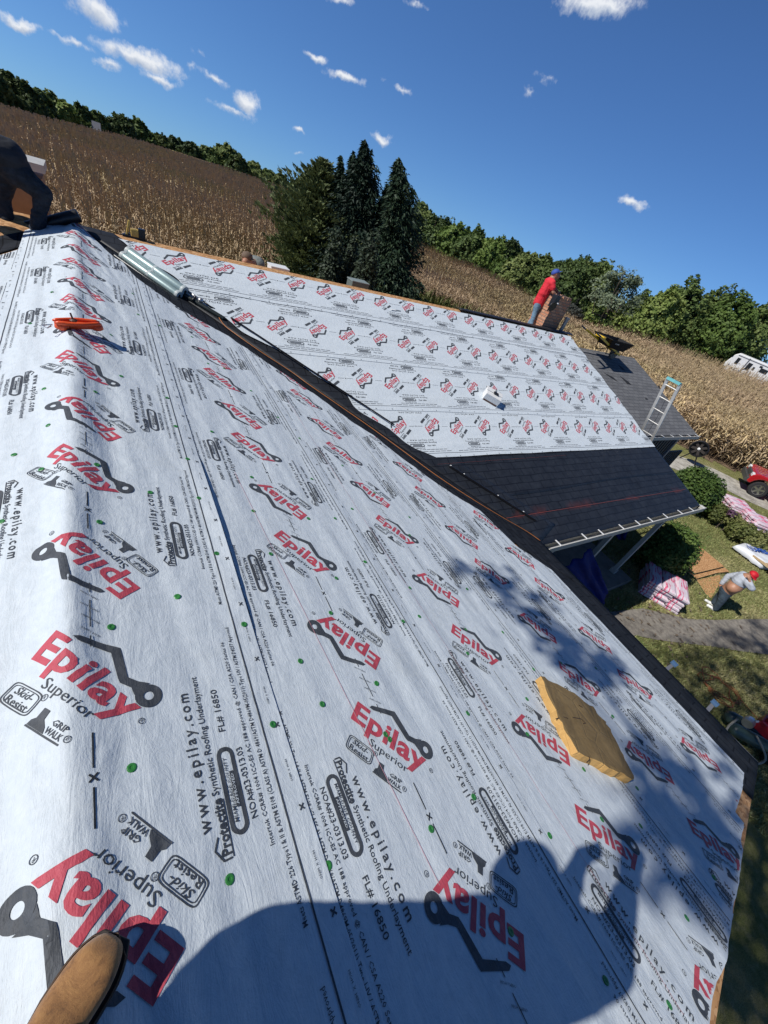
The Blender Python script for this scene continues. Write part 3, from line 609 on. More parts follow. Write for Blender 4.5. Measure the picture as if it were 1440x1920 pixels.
def sheet_off(v):
    for i,c in enumerate(CM):
        if v<c+.64: return .036-.006*i
    return .012
for (x,y) in CAPS:
    p=main_plane((x,y)) if x>125 else hit((x,y),(-T,0,1),0); v=p[0]*KS
    if v<-.5: continue
    q=main_surf(v,p[1],sheet_off(v)) 
    e=.01; nv=np.cross(main_surf(v+e,p[1],.03)-main_surf(v-e,p[1],.03),main_surf(v,p[1]+e,.03)-main_surf(v,p[1]-e,.03)); nv/=np.linalg.norm(nv)
    if nv[2]<0: nv=-nv
    o=bpy.data.objects.new('cap_nail',capm); COL.objects.link(o); o.parent=house; o.location=Vector((q+nv*.001).tolist())-Vector(HO); o.rotation_euler=Vector(nv.tolist()).to_track_quat('Z','Y').to_euler()
# ---- wing gutter with hangers, brackets at the long eave
mb=MB(); gy=YE-.03; gzt=zW-.02
for (y,z,w,h) in ((gy-.115,gzt-.045,.006,.11),(gy-.06,gzt-.10,.115,.006),(gy-.115,gzt+.012,.022,.010)): mb.box(((E_+.10+G+.12)/2,y,z),(G+.12-E_-.10,w,h))
mb.box((G+.12,gy-.06,gzt-.045),(.006,.12,.11)); gut=hpart('gutter',mb,[M_CREAM])
hang=raw_mesh('gutter_hanger',np.array(MB().box((0,0,0),(.028,.13,.006)).v),MB().box((0,0,0),(.028,.13,.006)).f,M_WHITE)
for px in ((1031,1002),(1078,989),(1107,980),(1142,968),(1175,963),(1198,957),(1227,951),(1255,945),(1276,940),(1297,936)):
    x=hit(px,(0,1,0),gy-.05)[0]; x=gz(px,gzt+.02)[0]; o=link('gutter_hanger',hang,gut); o.location=Vector((x,gy-.055,gzt+.02))
M_BRK=simple('blue_grey_bracket',(.06,.12,.22),.45); M_ARM=simple('grey_arm',(.16,.16,.17),.5)
for px in ((1262,1246),(1338,1320)):
    p=gz(px,zE-.25); mb=MB(); mb.beam((E_+.02,p[1],zE-.16),(p[0],p[1],zE-.27),.045,.02); mb.box((p[0]+.02,p[1],zE-.24),(.07,.08,.035),1); hpart('eave_bracket',mb,[M_ARM,M_BRK],bevel=.004)
# ---- attached garage with old grey shingles
def shingle_mat():
    m,nt,b=new_mat('grey_asphalt_shingles'); vec=mapping(nt); br=nt.nodes.new('ShaderNodeTexBrick'); br.inputs['Scale'].default_value=1; br.inputs['Brick Width'].default_value=.31; br.inputs['Row Height'].default_value=.132; br.inputs['Mortar Size'].default_value=.009
    br.inputs['Color1'].default_value=(.11,.112,.116,1); br.inputs['Color2'].default_value=(.155,.157,.16,1); br.inputs['Mortar'].default_value=(.05,.05,.054,1); nt.links.new(vec,br.inputs['Vector'])
    n=noise(nt,120,3,.7,vec); mm=N(nt,'ShaderNodeMix',data_type='RGBA',blend_type='MULTIPLY'); mm.inputs[0].default_value=.7; r=ramp(nt,[(.3,(.6,.6,.6)),(.7,(1.35,1.35,1.35))],n.outputs[0]); nt.links.new(br.outputs['Color'],mm.inputs[6]); nt.links.new(r.outputs[0],mm.inputs[7]); nt.links.new(mm.outputs[2],b.inputs['Base Color']); b.inputs['Roughness'].default_value=.9
    bump(nt,b,br.outputs['Fac'],-.6,.006); return m
LZ=.313; GX=15.95; M_PATCH=simple('dark_roof_patch',(.012,.012,.013),.8)
def low_z(y): return -LZ-T*abs(W-y)
mb=MB(); ye=4.50
for s in (1,-1):
    y2=W-s*(W-ye); mb.prism([(G-.25,W,-LZ),(GX,W,-LZ),(GX,y2,low_z(y2)),(G-.25,y2,low_z(y2))],(0,0,-.04))
lr=hpart('shingle_roof',mb,[shingle_mat()])
mb=MB(); 
for (px,pts) in (((0,0),[(1132,699),(1150,708),(1158,716),(1146,709)]),((0,0),[(1162,705),(1178,716),(1184,722),(1176,720)]),((0,0),[(1160,685),(1168,691),(1172,695),(1164,691)]),((0,0),[(1232,722),(1238,726),(1236,729)]),((0,0),[(1210,745),(1215,750),(1210,749)])):
    q=[hit(p,(0,-T,1),-LZ-T*W)+np.array((0,0,.008)) for p in pts]; mt_=MB(); mt_.prism(q,(0,0,-.004)); mt_.build('missing_tab',[M_PATCH],lr,world=True)
mb=MB(); gl=low_z(ye)
mb.box(((G-.2+GX)/2,ye-.10,gl-.05),(GX-G+.2,.006,.10)); mb.box(((G-.2+GX)/2,ye-.05,gl-.10),(GX-G+.2,.10,.006)); mb.box(((G-.2+GX)/2,ye-.105,gl+.005),(GX-G+.2,.02,.01))
g2=hpart('garage_gutter',mb,[M_CREAM])
for k in range(7): o=link('gutter_hanger',hang,g2); o.location=Vector((12.2+k*.6,ye-.05,gl+.01))
mb=MB(); yw=4.80; x1=GX-.35
mb.box(((11.1+x1)/2,(yw+W+2.8)/2,(GZ+low_z(yw))/2),(x1-11.1,W+2.8-yw,low_z(yw)-GZ)); mb.prism([(x1-.1,yw,low_z(yw)-.02),(x1-.1,2*W-yw,low_z(yw)-.02),(x1-.1,W,-LZ-.08)],(.1,0,0))
for k in range(22):
    x=11.2+k*.2
    if x<x1: mb.box((x,yw-.012,(GZ+low_z(yw))/2),(.035,.024,low_z(yw)-GZ-.02))
hpart('garage_wall',mb,[M_DARK])
mb=MB(); mb.box((x1+.68,yw+.02,(GZ-2.25)/2),(1.30,.06,-2.25-GZ));  # added dark panel, stands in for siding and a shadow area past the corner
for k in range(8): mb.box((x1+.12+k*.16,yw-.02,(GZ-2.25)/2),(.03,.03,-2.25-GZ-.02))
hpart('dark_filler_panel',mb,[M_DARK])
mb=MB(); mb.box((x1+.0,yw-.03,(GZ+low_z(yw))/2),(.12,.07,low_z(yw)-GZ-.03)); mb.box((x1-.0,yw+1.2,low_z(yw)-.1),(.05,2.4,.15)); hpart('corner_trim',mb,[simple('grey_trim',(.20,.20,.21),.5)])
# ---- chimney
def brick_mat():
    m,nt,b=new_mat('chimney_brick'); tc=nt.nodes.new('ShaderNodeTexCoord'); sp=N(nt,'ShaderNodeSeparateXYZ'); nt.links.new(tc.outputs['Object'],sp.inputs[0]); ad=N(nt,'ShaderNodeMath',operation='ADD'); nt.links.new(sp.outputs[0],ad.inputs[0]); nt.links.new(sp.outputs[1],ad.inputs[1]); cb=N(nt,'ShaderNodeCombineXYZ'); nt.links.new(ad.outputs[0],cb.inputs[0]); nt.links.new(sp.outputs[2],cb.inputs[1])
    br=nt.nodes.new('ShaderNodeTexBrick'); br.inputs['Scale'].default_value=1; br.inputs['Brick Width'].default_value=.2; br.inputs['Row Height'].default_value=.075; br.inputs['Mortar Size'].default_value=.012
    br.inputs['Color1'].default_value=(.46,.19,.10,1); br.inputs['Color2'].default_value=(.55,.29,.17,1); br.inputs['Mortar'].default_value=(.26,.17,.12,1); nt.links.new(cb.outputs[0],br.inputs['Vector']); nt.links.new(br.outputs['Color'],b.inputs['Base Color']); b.inputs['Roughness'].default_value=.85; bump(nt,b,br.outputs['Fac'],-.6,.008); return m
M_BRICK=brick_mat()
yc=W+.22
a0=hit((1014,609),(0,1,0),yc); a1=hit((1047,612),(0,1,0),yc); tz=hit((1051,560),(0,1,0),yc)[2]
mb=MB(); cw=a1[0]-a0[0]; cx=(a0[0]+a1[0])/2+.06
n_=10
for k in range(n_):   # courses laid a little unevenly, top torn open
    z0=-.5+(tz+.5)*k/n_; z1=-.5+(tz+.5)*(k+1)/n_; j=.008*math.sin(k*2.3)
    mb.box((cx+j,yc+.3,(z0+z1)/2),(cw*.9,.55,(z1-z0)-.004))
for (dx,dy,w) in ((-.25,.05,.2),(-.02,.03,.19),(.24,.08,.16),(.27,.3,.1),(-.28,.35,.1),(.1,.52,.3)): mb.box((cx+dx,yc+dy,tz+.035),(w,.1,.07))
mb.box((cx,yc+.30,tz-.02),(cw*.55,.30,.06),1)
hpart('brick_chimney',mb,[M_BRICK,simple('flue_mortar',(.28,.26,.22))])
# pipe vent beside it
q=hit((1058,607),(0,1,0),W+.15); mb=MB(); mb.tube([(q[0],W+.15,-.3),(q[0]+.02,W+.15,.32)],.055,10); mb.tube([(q[0]+.02,W+.15,.32),(q[0]+.02,W+.15,.37)],.07,10); hpart('vent_pipe',mb,[simple('galvanised',(.28,.27,.26),.4,.5)])
# ---- second chimney behind the ridge at the left, under a cap slab
q=hit((58,312),(0,1,0),W+1.2); mb=MB(); mb.box((q[0]-.18,W+1.5,(q[2]-1.0)/2-.1),(.55,.5,q[2]+1.0-.06)); mb.box((q[0]-.18,W+1.5,q[2]+.0),(.66,.62,.10),1); hpart('capped_chimney',mb,[simple('tan_box',(.28,.17,.09)),M_CREAM])
# ------------------------------------------------------------------ loose things on the roof
def main_pt(p,lift=0): 
    a=main_plane(p); v=a[0]*KS; q=main_surf(v,a[1],sheet_off(v)); q[2]+=lift; return q
M_ORANGE=simple('orange_plastic',(.75,.09,.02),.35,0,.08)
M_METAL=simple('bright_steel',(.5,.5,.5),.3,.8,.1)
# insulation board
top=[hit(p,(T,0,1),.105) for p in ((1014,1267),(1060,1290),(1113,1324),(1137,1357),(1165,1408),(1190,1460),(1150,1443),(1083,1409),(1046,1346))]
cen=np.mean(top,0); root=thing('insulation_board','thick tan foam board with cracked face lying askew on the lower white slope','foam board',tuple(cen-[0,0,.1]))
def foam(name,c1,c2):
    m,nt,b=new_mat(name); vec=mapping(nt); n=noise(nt,7,6,.7,vec,1.0); n2=noise(nt,40,4,.6,vec); r=ramp(nt,[(.30,c1),(.6,c2),(.8,[min(1,x*1.25) for x in c2])],n.outputs[0]); nt.links.new(r.outputs[0],b.inputs['Base Color']); b.inputs['Roughness'].default_value=.85
    p=bump(nt,b,n2.outputs[0],.5,.006); v=nt.nodes.new('ShaderNodeTexVoronoi'); v.feature='DISTANCE_TO_EDGE'; v.inputs['Scale'].default_value=3.2; nt.links.new(mapping(nt,(1,1,1)),v.inputs['Vector']); mr=N(nt,'ShaderNodeMapRange'); mr.inputs['From Max'].default_value=.02; nt.links.new(v.outputs[0],mr.inputs[0]); bump(nt,b,mr.outputs[0],.35,.01,p); return m
bm=bmesh.new(); nrm=np.array((T,0,1.))/KS; dens=[]
pts=[]
for i in range(len(top)):
    a,b_=top[i],top[(i+1)%len(top)]; k=6
    for j in range(k): 
        t=j/k; p=a*(1-t)+b_*t; p=p+np.array((vnoise(i*3+t*5,2,3)-.5,vnoise(i*3+t*5,7,4)-.5,0))*.030*(0 if j==0 else 1); pts.append(p)
tv=[bm.verts.new(Vector((p-cen+[0,0,.1]).tolist())) for p in pts]; bv=[bm.verts.new(Vector((p-nrm*.078-cen+[0,0,.1]).tolist())) for p in pts]; mvv=[bm.verts.new(Vector((p-nrm*.039+ (p-cen)/np.linalg.norm(p-cen)*.008*(vnoise(i*.7,1,8)-.3)-cen+[0,0,.1]).tolist())) for i,p in enumerate(pts)]
ft=bm.faces.new(tv); fb=bm.faces.new(bv[::-1]); ft.material_index=0; fb.material_index=1
for i in range(len(pts)):
    j=(i+1)%len(pts)
    for A_,B_ in ((tv,mvv),(mvv,bv)): f=bm.faces.new((A_[i],A_[j],B_[j],B_[i])); f.material_index=1; f.smooth=False
bmesh.ops.recalc_face_normals(bm,faces=bm.faces); me=bpy.data.meshes.new('board'); bm.to_mesh(me); bm.free(); me.materials.append(foam('foam_face',(.13,.085,.032),(.20,.135,.055))); me.materials.append(foam('foam_core',(.42,.24,.07),(.55,.33,.11)))
o=link('foam_slab',me,root); bv_=o.modifiers.new('b','BEVEL'); bv_.width=.006; bv_.segments=2; bv_.limit_method='ANGLE'; bv_.angle_limit=1.0
M_CRK=simple('crack_dark',(.05,.028,.01))
for path in ([(1042,1348),(1056,1344),(1065,1347)],[(1074,1345),(1090,1348),(1098,1356),(1093,1357)],[(1100,1430),(1106,1424),(1104,1418)],[(1085,1322),(1092,1326)]):
    mb=MB()
    for a,b_ in zip(path[:-1],path[1:]):
        A_=hit(a,(T,0,1),.107)-cen+[0,0,.1]; B_=hit(b_,(T,0,1),.107)-cen+[0,0,.1]; mb.beam(A_,B_,.006,.002,up=nrm)
    mb.build('crack',[M_CRK],root)

# orange hook-blade tool pouch on the ridge sheet
p=main_pt((150,636)); root=thing('tool_pouch','small orange plastic pouch with a loose hook lying on the white ridge sheet','tool pouch',tuple(p))
dv=main_pt((190,642))-main_pt((115,622)); dv[2]=0; a=dv/np.linalg.norm(dv); sd=np.array((-a[1],a[0],0))
mb=MB(); 
for s in (-1,1):
    mb.tube([a*x+sd*s*(.035+.014*math.cos(x*18))+np.array((0,0,.055)) for x in np.linspace(-.15,.16,12)],[.006]+[.017]*10+[.006],8)
mb.box((0,0,.03),(.26,.055,.035),0,np.stack([a,sd,np.array((0,0,1.))],1)); mb.lathe([(.035,0),(.05,.01),(.045,.045),(.02,.055)],12,0,tuple(a*-.1)); mb.lathe([(.03,0),(.045,.01),(.04,.04),(.02,.05)],12,0,tuple(a*.13))
mb.build('pouch_shell',[M_ORANGE],root,smooth=True)
mb=MB(); mb.tube([a*-.02+[0,0,.06],a*-.03+sd*.01+[0,0,.12]],.007,6); mb.lathe([(.02,0),(.028,.01),(.015,.02)],10,0,tuple(a*-.02+np.array((0,0,.06)))); mb.build('snap_knob',[simple('brown_leather',(.09,.03,.015))],root)
mb=MB(); mb.tube([a*-.16+[0,0,.03],a*-.19+sd*.02+[0,0,.02],a*-.22+[0,0,.02],a*-.2+sd*-.03+[0,0,.015],a*-.17+[0,0,.02]],.005,6); mb.build('wire_hook',[M_METAL],root)
# silver rolls and black tubes on the valley
def roll(name,label,p,q,r,mat,capm_,group=None,core=True,cat='roll',cap=None):
    p=np.array(p,float); q=np.array(q,float); L=np.linalg.norm(q-p); a=(q-p)/L; root=thing(name,label,cat,tuple(p),group=group)
    R=axes_from(a,(0,0,1)); mb=MB(); mb.lathe([(r*.96,0),(r,.008),(r,L-.008),(r*.96,L)],24,0,(0,0,0),R); mb.build('wrap',[mat],root,smooth=True,bevel=0)
    if core:
        for z,s in ((L,1),):
            mb=MB(); mb.lathe([(r*1.04,-.03),(r*1.06,.0),(r*1.0,.016),(r*.42,.016)],20,0,tuple(a*z),R); mb.build('end_cap',[capm_],root)
            mb=MB(); mb.lathe([(r*.36,.0),(r*.36,.019)],14,0,tuple(a*z),R); mb.build('core_hole',[M_BLACKP],root)
        mb=MB(); mb.lathe([(r*1.04,-.016),(r*1.06,.0),(r*1.04,.03)],20,0,(0,0,0),R); mb.build('end_cap',[capm_],root)
        mb=MB(); mb.lathe([(r*1.01,0),(r*1.015,.0),(r*1.015,.035),(r*1.01,.035)],20,0,tuple(a*L*.46),R); mb.build('tape_band',[capm_],root)
    return root
M_SILV,nt,b=new_mat('silver_green_film'); b.inputs['Base Color'].default_value=(.30,.40,.40,1); b.inputs['Roughness'].default_value=.38; b.inputs['Metallic'].default_value=.25; n=noise(nt,9,4,.6,mapping(nt)); bump(nt,b,n.outputs[0],.3,.01)
M_CAPW=simple('pale_end_wrap',(.42,.47,.47),.5)
def rp(px,h): 
    a=main_plane(px); b_=wing_plane(px); return np.array([ (a[0]+b_[0])/2,(a[1]+b_[1])/2,max(a[2],b_[2])+h])
r_=.062
A=rp((243,487),.085); Bq=rp((346,560),.095); roll('wrapped_roll','upper silver roll with a pale band at the head of the black valley',A,Bq,.068,M_SILV,M_CAPW,'silver rolls in the valley')
d_=(Bq-A)/np.linalg.norm(Bq-A); s_=np.cross(d_,(0,0,1.)); s_/=np.linalg.norm(s_)
roll('wrapped_roll','lower silver roll whose open end shows two dark holes beside the tool',A+s_*.10+[0,0,-.05],Bq+s_*.115+[0,0,-.045]+d_*.0,.058,M_SILV,M_CAPW,'silver rolls in the valley')
M_TUBE=simple('black_green_tube',(.018,.025,.024),.35)
roll('black_tube','thick black tube poking out below the silver rolls',Bq+s_*.05-d_*.25+[0,0,-.05],rp((420,606),.04),.034,M_TUBE,M_TUBE,'black tubes under the silver rolls',False,'tube')
roll('black_tube','thinner black tube lying in the shade of the silver rolls',A+s_*.24-[0,0,.045],Bq+s_*.24+d_*.1-[0,0,.05],.026,M_TUBE,M_TUBE,'black tubes under the silver rolls',False,'tube')
p=rp((367,571),.09); root=thing('nail_gun','small nail gun with steel head lying beside the silver roll ends','nail gun',tuple(p)); mb=MB(); mb.tube([-d_*.12,d_*.06],.018,8); mb.lathe([(.02,-.02),(.035,0),(.035,.03),(.02,.05)],12,0,tuple(d_*.07),axes_from(d_,(0,0,1))); mb.build('gun_head',[M_METAL],root,smooth=True); mb=MB(); mb.tube([d_*.1-s_*.03,d_*.2-s_*.05-[0,0,.02],d_*.25-s_*.09-[0,0,.03]],.012,8); mb.tube([d_*.0,d_*.02+s_*.09-[0,0,.03]],.017,8); mb.build('gun_handle',[M_BLACKP],root,smooth=True)
# long black edging strips
mb=MB(); a=wing_plane((432,603)); b_=wing_plane((737,802)); root=thing('edging_strip','very long thin black metal strip lying along the upper side of the valley','metal strip',tuple(a)); 
v=b_-a; mb.beam([0,0,.055],v+[0,0,.05],.022,.005); mb.beam([.0,-.011,.064],v+[0,-.011,.06],.004,.018); mb.build('strip',[M_BLACKP],root)
a=wing_plane((840,875)); b_=wing_plane((1001,977)); root=thing('edging_strip','short black strip with pale nail heads lying on the black felt','metal strip',tuple(a)); mb=MB(); v=b_-a; mb.beam([0,0,.035],v+[0,0,.03],.05,.008); mb.beam([0,-.03,.03],v+[0,-.03,.03],.004,.035); mb.build('strip',[M_BLACKP],root)
for t in (.02,.17,.56,.86): mb=MB(); mb.lathe([(.016,0),(.012,.008)],8,0,tuple(v*t+np.array((0,0,.04)))); mb.build('nail_head',[M_WHITE],root)
# orange air hose down the valley
def poly_smooth(P,k=6):
    P=[np.array(p,float) for p in P]; out=[]
    for i in range(len(P)-1):
        p0=P[max(i-1,0)];p1=P[i];p2=P[i+1];p3=P[min(i+2,len(P)-1)]
        for j in range(k):
            t=j/k; out.append(.5*((2*p1)+(-p0+p2)*t+(2*p0-5*p1+4*p2-p3)*t*t+(-p0+3*p1-3*p2+p3)*t**3))
    out.append(P[-1]); return out
hp=[(385,577),(400,587),(418,612),(440,632),(490,668),(545,703),(580,730),(640,772),(700,815),(760,862),(812,904),(870,942),(930,975),(985,1000),(1010,1018)]
P=[rp(p,.035) for p in hp]; c=P[0]; root=thing('air_hose','thin orange air hose running down the black valley to the gutter corner','hose',tuple(c)); mb=MB(); mb.tube(poly_smooth([p-c for p in P],4),.005,6); mb.build('hose_line',[simple('orange_hose',(.42,.15,.035),.45)],root,smooth=True)
# white nail box half way down the cross slope
a=wing_plane((916,752)); root=thing('nail_box','small white box with torn lid sitting on the far white slope','box',tuple(a)); mb=MB(); dn=np.array((0,-1,-T2))/KW; nn=np.array((0,-T2,1))/KW; R=np.stack([np.array((1.,0,0)),-dn,nn],1); rz_=np.array([[.8,.6,0],[-.6,.8,0],[0,0,1]]); R=R@rz_
mb.box(nn*.11,(.34,.22,.16),0,R); mb.box(nn*.20+R[:,1]*.06,(.36,.12,.015),0,R); mb.build('carton',[M_WHITE],root,bevel=.008); mb=MB(); mb.box(nn*.215+R[:,0]*.02,(.10,.05,.02),0,R); mb.tube([nn*.21,nn*.24+R[:,1]*.09],.008,6); mb.build('handle_strap',[M_BLACKP],root); mb=MB(); mb.box(nn*.05-R[:,1]*.112,(.30,.003,.03),0,R); mb.build('side_label',[simple('brown_print',(.12,.06,.04))],root)
# knife on white slope (tiny light thing)
a=wing_plane((741,587)); root=thing('putty_knife','tiny pale blade lying near the top of the far white slope','blade',tuple(a+[0,0,.05])); mb=MB(); mb.beam((-.12,0,0),(.0,.01,.0),.05,.006); mb.build('blade',[M_WHITE],root); mb=MB(); mb.beam((0,.01,0),(.12,.02,0),.025,.02); mb.build('grip',[M_METAL],root)
# black roll on the ridge held by the worker
A=hit((148,404),(0,1,0),W-.15); Bq=hit((-20,445),(0,1,0),W-.15); roll('black_roll','fat black felt roll held across the ridge by the crouching worker',Bq,A,.075,M_BLACKP,M_BLACKP,None,False)
# saw on the ridge board
p=hit((248,440),(0,1,0),W+.08); root=thing('roofing_nailer','small yellow and black nailer standing on the bare ridge board','nail gun',(p[0],W+.02,-.06)); mb=MB(); mb.box((-.05,0,.17),(.03,.02,.20),0,axes_from((.25,0,1))); mb.box((.03,0,.12),(.10,.07,.10)); mb.build('nailer_body',[simple('yellow_tool',(.62,.42,.10),.5)],root,bevel=.01); mb=MB(); mb.box((.0,0,.05),(.26,.07,.06)); mb.box((.12,0,.12),(.09,.08,.14)); mb.lathe([(.05,0),(.05,.05)],14,0,(-.06,0.02,.05),axes_from((0,1,0),(1,0,0))); mb.build('nailer_base',[M_BLACKP],root,bevel=.01)
# boxes seen just beyond the ridge
def behind(px,y,zt): p=hit(px,(0,1,0),y); return p
def crate(name,label,px,y,d,mat,lid,cat='box'):
    p=hit(px,(0,1,0),y); zb=-T2*(y-W); root=thing(name,label,cat,(p[0],y,zb)); h=max(.15,p[2]-zb); mb=MB(); mb.box((0,0,h/2),(d[0],d[1],h)); mb.build('carton',[mat],root,bevel=.01); mb=MB(); mb.box((0,0,h+.012),(d[0]*1.04,d[1]*1.04,.02)); mb.build('lid',[lid],root)
crate('nail_carton','white carton peeping over the ridge beside the man in the brown cap',(522,501),W+1.0,(.36,.28),M_WHITE,M_WHITE)
crate('tool_crate','grey green tool crate peeping over the ridge below the dark shrubs',(672,528),W+1.0,(.42,.28),simple('grey_green_crate',(.10,.13,.12)),simple('crate_lid',(.20,.24,.23)))
# ladder
yl=[4.42,4.08]; 
def ladder():
    xL=11.95; A=hit((1250,711),(1,0,0),xL); Bq=hit((1278,718),(1,0,0),xL); C_=hit((1203,805),(1,0,0),xL); D_=hit((1222,828),(1,0,0),xL)
    du=(A-C_)/np.linalg.norm(A-C_); w=(A[1]-Bq[1]); up=(A+Bq)/2; dn=(C_+D_)/2; du=(up-dn)/np.linalg.norm(up-dn)
    L=(up[2]-GZ)/du[2]; ft=up-du*L; root=thing('ladder','aluminium ladder with an aqua tipped top leaning where white slope meets grey shingles','ladder',tuple(ft)); e=.5*(up-ft)*0
    sx=np.array((0,1.,0))*w/2*.95; mb=MB(); M_AL=simple('aluminium',(.42,.41,.38),.35,.6)
    for s in (-1,1): mb=MB(); mb.beam(sx*s,du*(L)+sx*s,.028,.07,up=(0,1,0)); mb.build('side_rail',[M_AL],root)
    k=.2
    while k<L-.1: mb=MB(); mb.tube([-sx+du*k,sx+du*k],.016,8); mb.build('rung',[M_AL],root); k+=.30
    mb=MB(); mb.beam(-sx*1.1+du*L,sx*1.1+du*L,.09,.06,up=du); mb.build('tip_cap',[simple('aqua_plastic',(.14,.42,.42),.5)],root)
    mb=MB(); mb.tube([du*(L-.02),du*(L-.15)+[0.02,0,0],du*(L-.9)+[0,-.03,0],du*(L-1.6)+[0,.02,0]],.005,6); mb.build('rope',[M_BLACKP],root)
ladder()
# wheelbarrow on the garage ridge
def wheelbarrow():
    y0=W-.35; pl=lambda p:hit(p,(0,1,0),y0); wc=pl((1151,661)); h=pl((1113,625)); d=wc-h; root=thing('wheelbarrow','black wheelbarrow with yellow handles standing nose down on the grey shingle ridge','wheelbarrow',(wc[0],y0,low_z(y0)))
    o_=np.array((wc[0],y0,low_z(y0))); f=lambda p,dy=0: pl(p)+np.array((0,dy,0))-o_
    M_Y=simple('yellow_paint',(.78,.50,.02),.4); M_TR=simple('black_tray',(.008,.008,.009),.65,0,.2,8,.003,0,.2)
    wcr=f((1152,661)); 
    mb=MB(); R=axes_from((0,1,0),(1,0,0)); mb.lathe([(.10,-.045),(.17,-.05),(.205,-.03),(.21,0),(.205,.03),(.17,.05),(.10,.045)],20,0,tuple(wcr),R); wh=mb.build('wheel',[simple('grey_rubber',(.15,.14,.12),.8)],root,smooth=True); mb=MB(); mb.lathe([(.02,-.05),(.1,-.03),(.1,.03),(.02,.05)],14,0,tuple(wcr),R); mb.build('rim',[M_Y],wh)
    for s in (-1,1): mb=MB(); mb.beam(f((1113,625),.29*s),f((1157,664),.09*s),.045,.045); mb.tube([f((1113,625),.29*s)+(f((1113,625))-f((1157,664)))*.16,f((1113,625),.29*s)],.02,8,1); mb.build('handle',[M_Y,M_BLACKP],root)
    T0=[(1132,629),(1175,641)]; B0=[(1131,646),(1159,656)]
    V=[f(T0[0],-.36),f(T0[1],-.30),f(T0[1],.30),f(T0[0],.36),f(B0[0],-.22),f(B0[1],-.18),f(B0[1],.18),f(B0[0],.22)]
    bm_=MB(); bm_.add(V,[(4,5,6,7),(0,1,5,4),(1,2,6,5),(2,3,7,6),(3,0,4,7)]); tr=bm_.build('tray',[M_TR],root); sd=tr.modifiers.new('s','SOLIDIFY'); sd.thickness=.012
    for s in (-1,1): mb=MB(); mb.tube([f((1131,645),.2*s),f((1126,658),.2*s),f((1134,659),.2*s),f((1150,655),.14*s)],.014,8); mb.build('leg',[M_TR],root)
    mb=MB(); a=f((1137,632),-.375); e1=(V[1]-V[0])/np.linalg.norm(V[1]-V[0]); e2=(V[0]-V[4]); e2/=np.linalg.norm(e2); Vt,Tt=text_fit('TRUPER',.26,.055,bold=.03); P=np.array([V[0]*.72+V[4]*.28+(V[1]-V[0])*.14+e1*x+e2*(y-.06)+np.array((0,-.018,0)) for x,y in Vt]); mb.add(P,Tt.tolist()); mb.build('maker_lettering',[M_WHITE],root)
    mb=MB(); mb.box(f((1122,628),-.1),(.12,.3,.05)); mb.build('crossbar',[M_Y],root)
wheelbarrow()
# ------------------------------------------------------------------ yard surfaces
def flat_patch(name,poly,z,mat,kind='structure',hs=0):
    V,Tt=polytri(poly); V3=np.array([(p[0],p[1],z) for p in V]); n=np.cross(V3[Tt[0][1]]-V3[Tt[0][0]],V3[Tt[0][2]]-V3[Tt[0][0]])[2]
    if n<0: Tt=Tt[:,::-1]
    o=link(name,raw_mesh(name,V3,Tt.tolist(),mat)); tag(o,kind=kind); return o
def g2(p,z=GZ): q=gz(p,z); return (q[0],q[1])
def gravel_mat(name,c1,c2,sc=12):
    m,nt,b=new_mat(name); vec=mapping(nt); n=noise(nt,sc,6,.75,vec); n2=noise(nt,1.2,4,.6,vec); r=ramp(nt,[(.35,c1),(.6,c2)],n.outputs[0]); r2=ramp(nt,[(.3,(.7,.7,.68)),(.7,(1.15,1.15,1.12))],n2.outputs[0]); mm=N(nt,'ShaderNodeMix',data_type='RGBA',blend_type='MULTIPLY'); mm.inputs[0].default_value=.8; nt.links.new(r.outputs[0],mm.inputs[6]); nt.links.new(r2.outputs[0],mm.inputs[7]); nt.links.new(mm.outputs[2],b.inputs['Base Color']); b.inputs['Roughness'].default_value=.95; bump(nt,b,n.outputs[0],.6,.03); return m
drv=np.array((.64,-.77)); dn_=np.array((.77,.64)); d0=np.array(g2((1362,905)))
wob=lambda t,k: .25*math.sin(t*1.3+k)
L1=[tuple(d0+drv*t-dn_*(1.3+wob(t,0))) for t in np.linspace(-6,22,30)]; L2=[tuple(d0+drv*t+dn_*(1.25+wob(t,2))) for t in np.linspace(22,-6,30)]
flat_patch('gravel_driveway',L1+L2,GZ+.012,gravel_mat('driveway_gravel',(.20,.18,.15),(.50,.47,.41),2.5))
walk=[g2(p) for p in ((1205,1141),(1250,1152),(1290,1161),(1340,1163),(1400,1161),(1460,1162),(1520,1166),(1520,1238),(1450,1229),(1390,1222),(1330,1212),(1275,1206),(1230,1200),(1190,1192))]
walk=[(8.6,1.52)]+[(9.9,1.52)]+walk+[(9.3,.86),(8.6,.80)]
flat_patch('front_walk',walk,GZ+.016,gravel_mat('worn_asphalt_walk',(.13,.115,.10),(.26,.235,.20),9))
flat_patch('porch_step_slab',[(7.6,.9),(9.75,.90),(9.9,1.62),(9.9,2.0),(7.6,2.0)],GZ+.05,M_CONC)
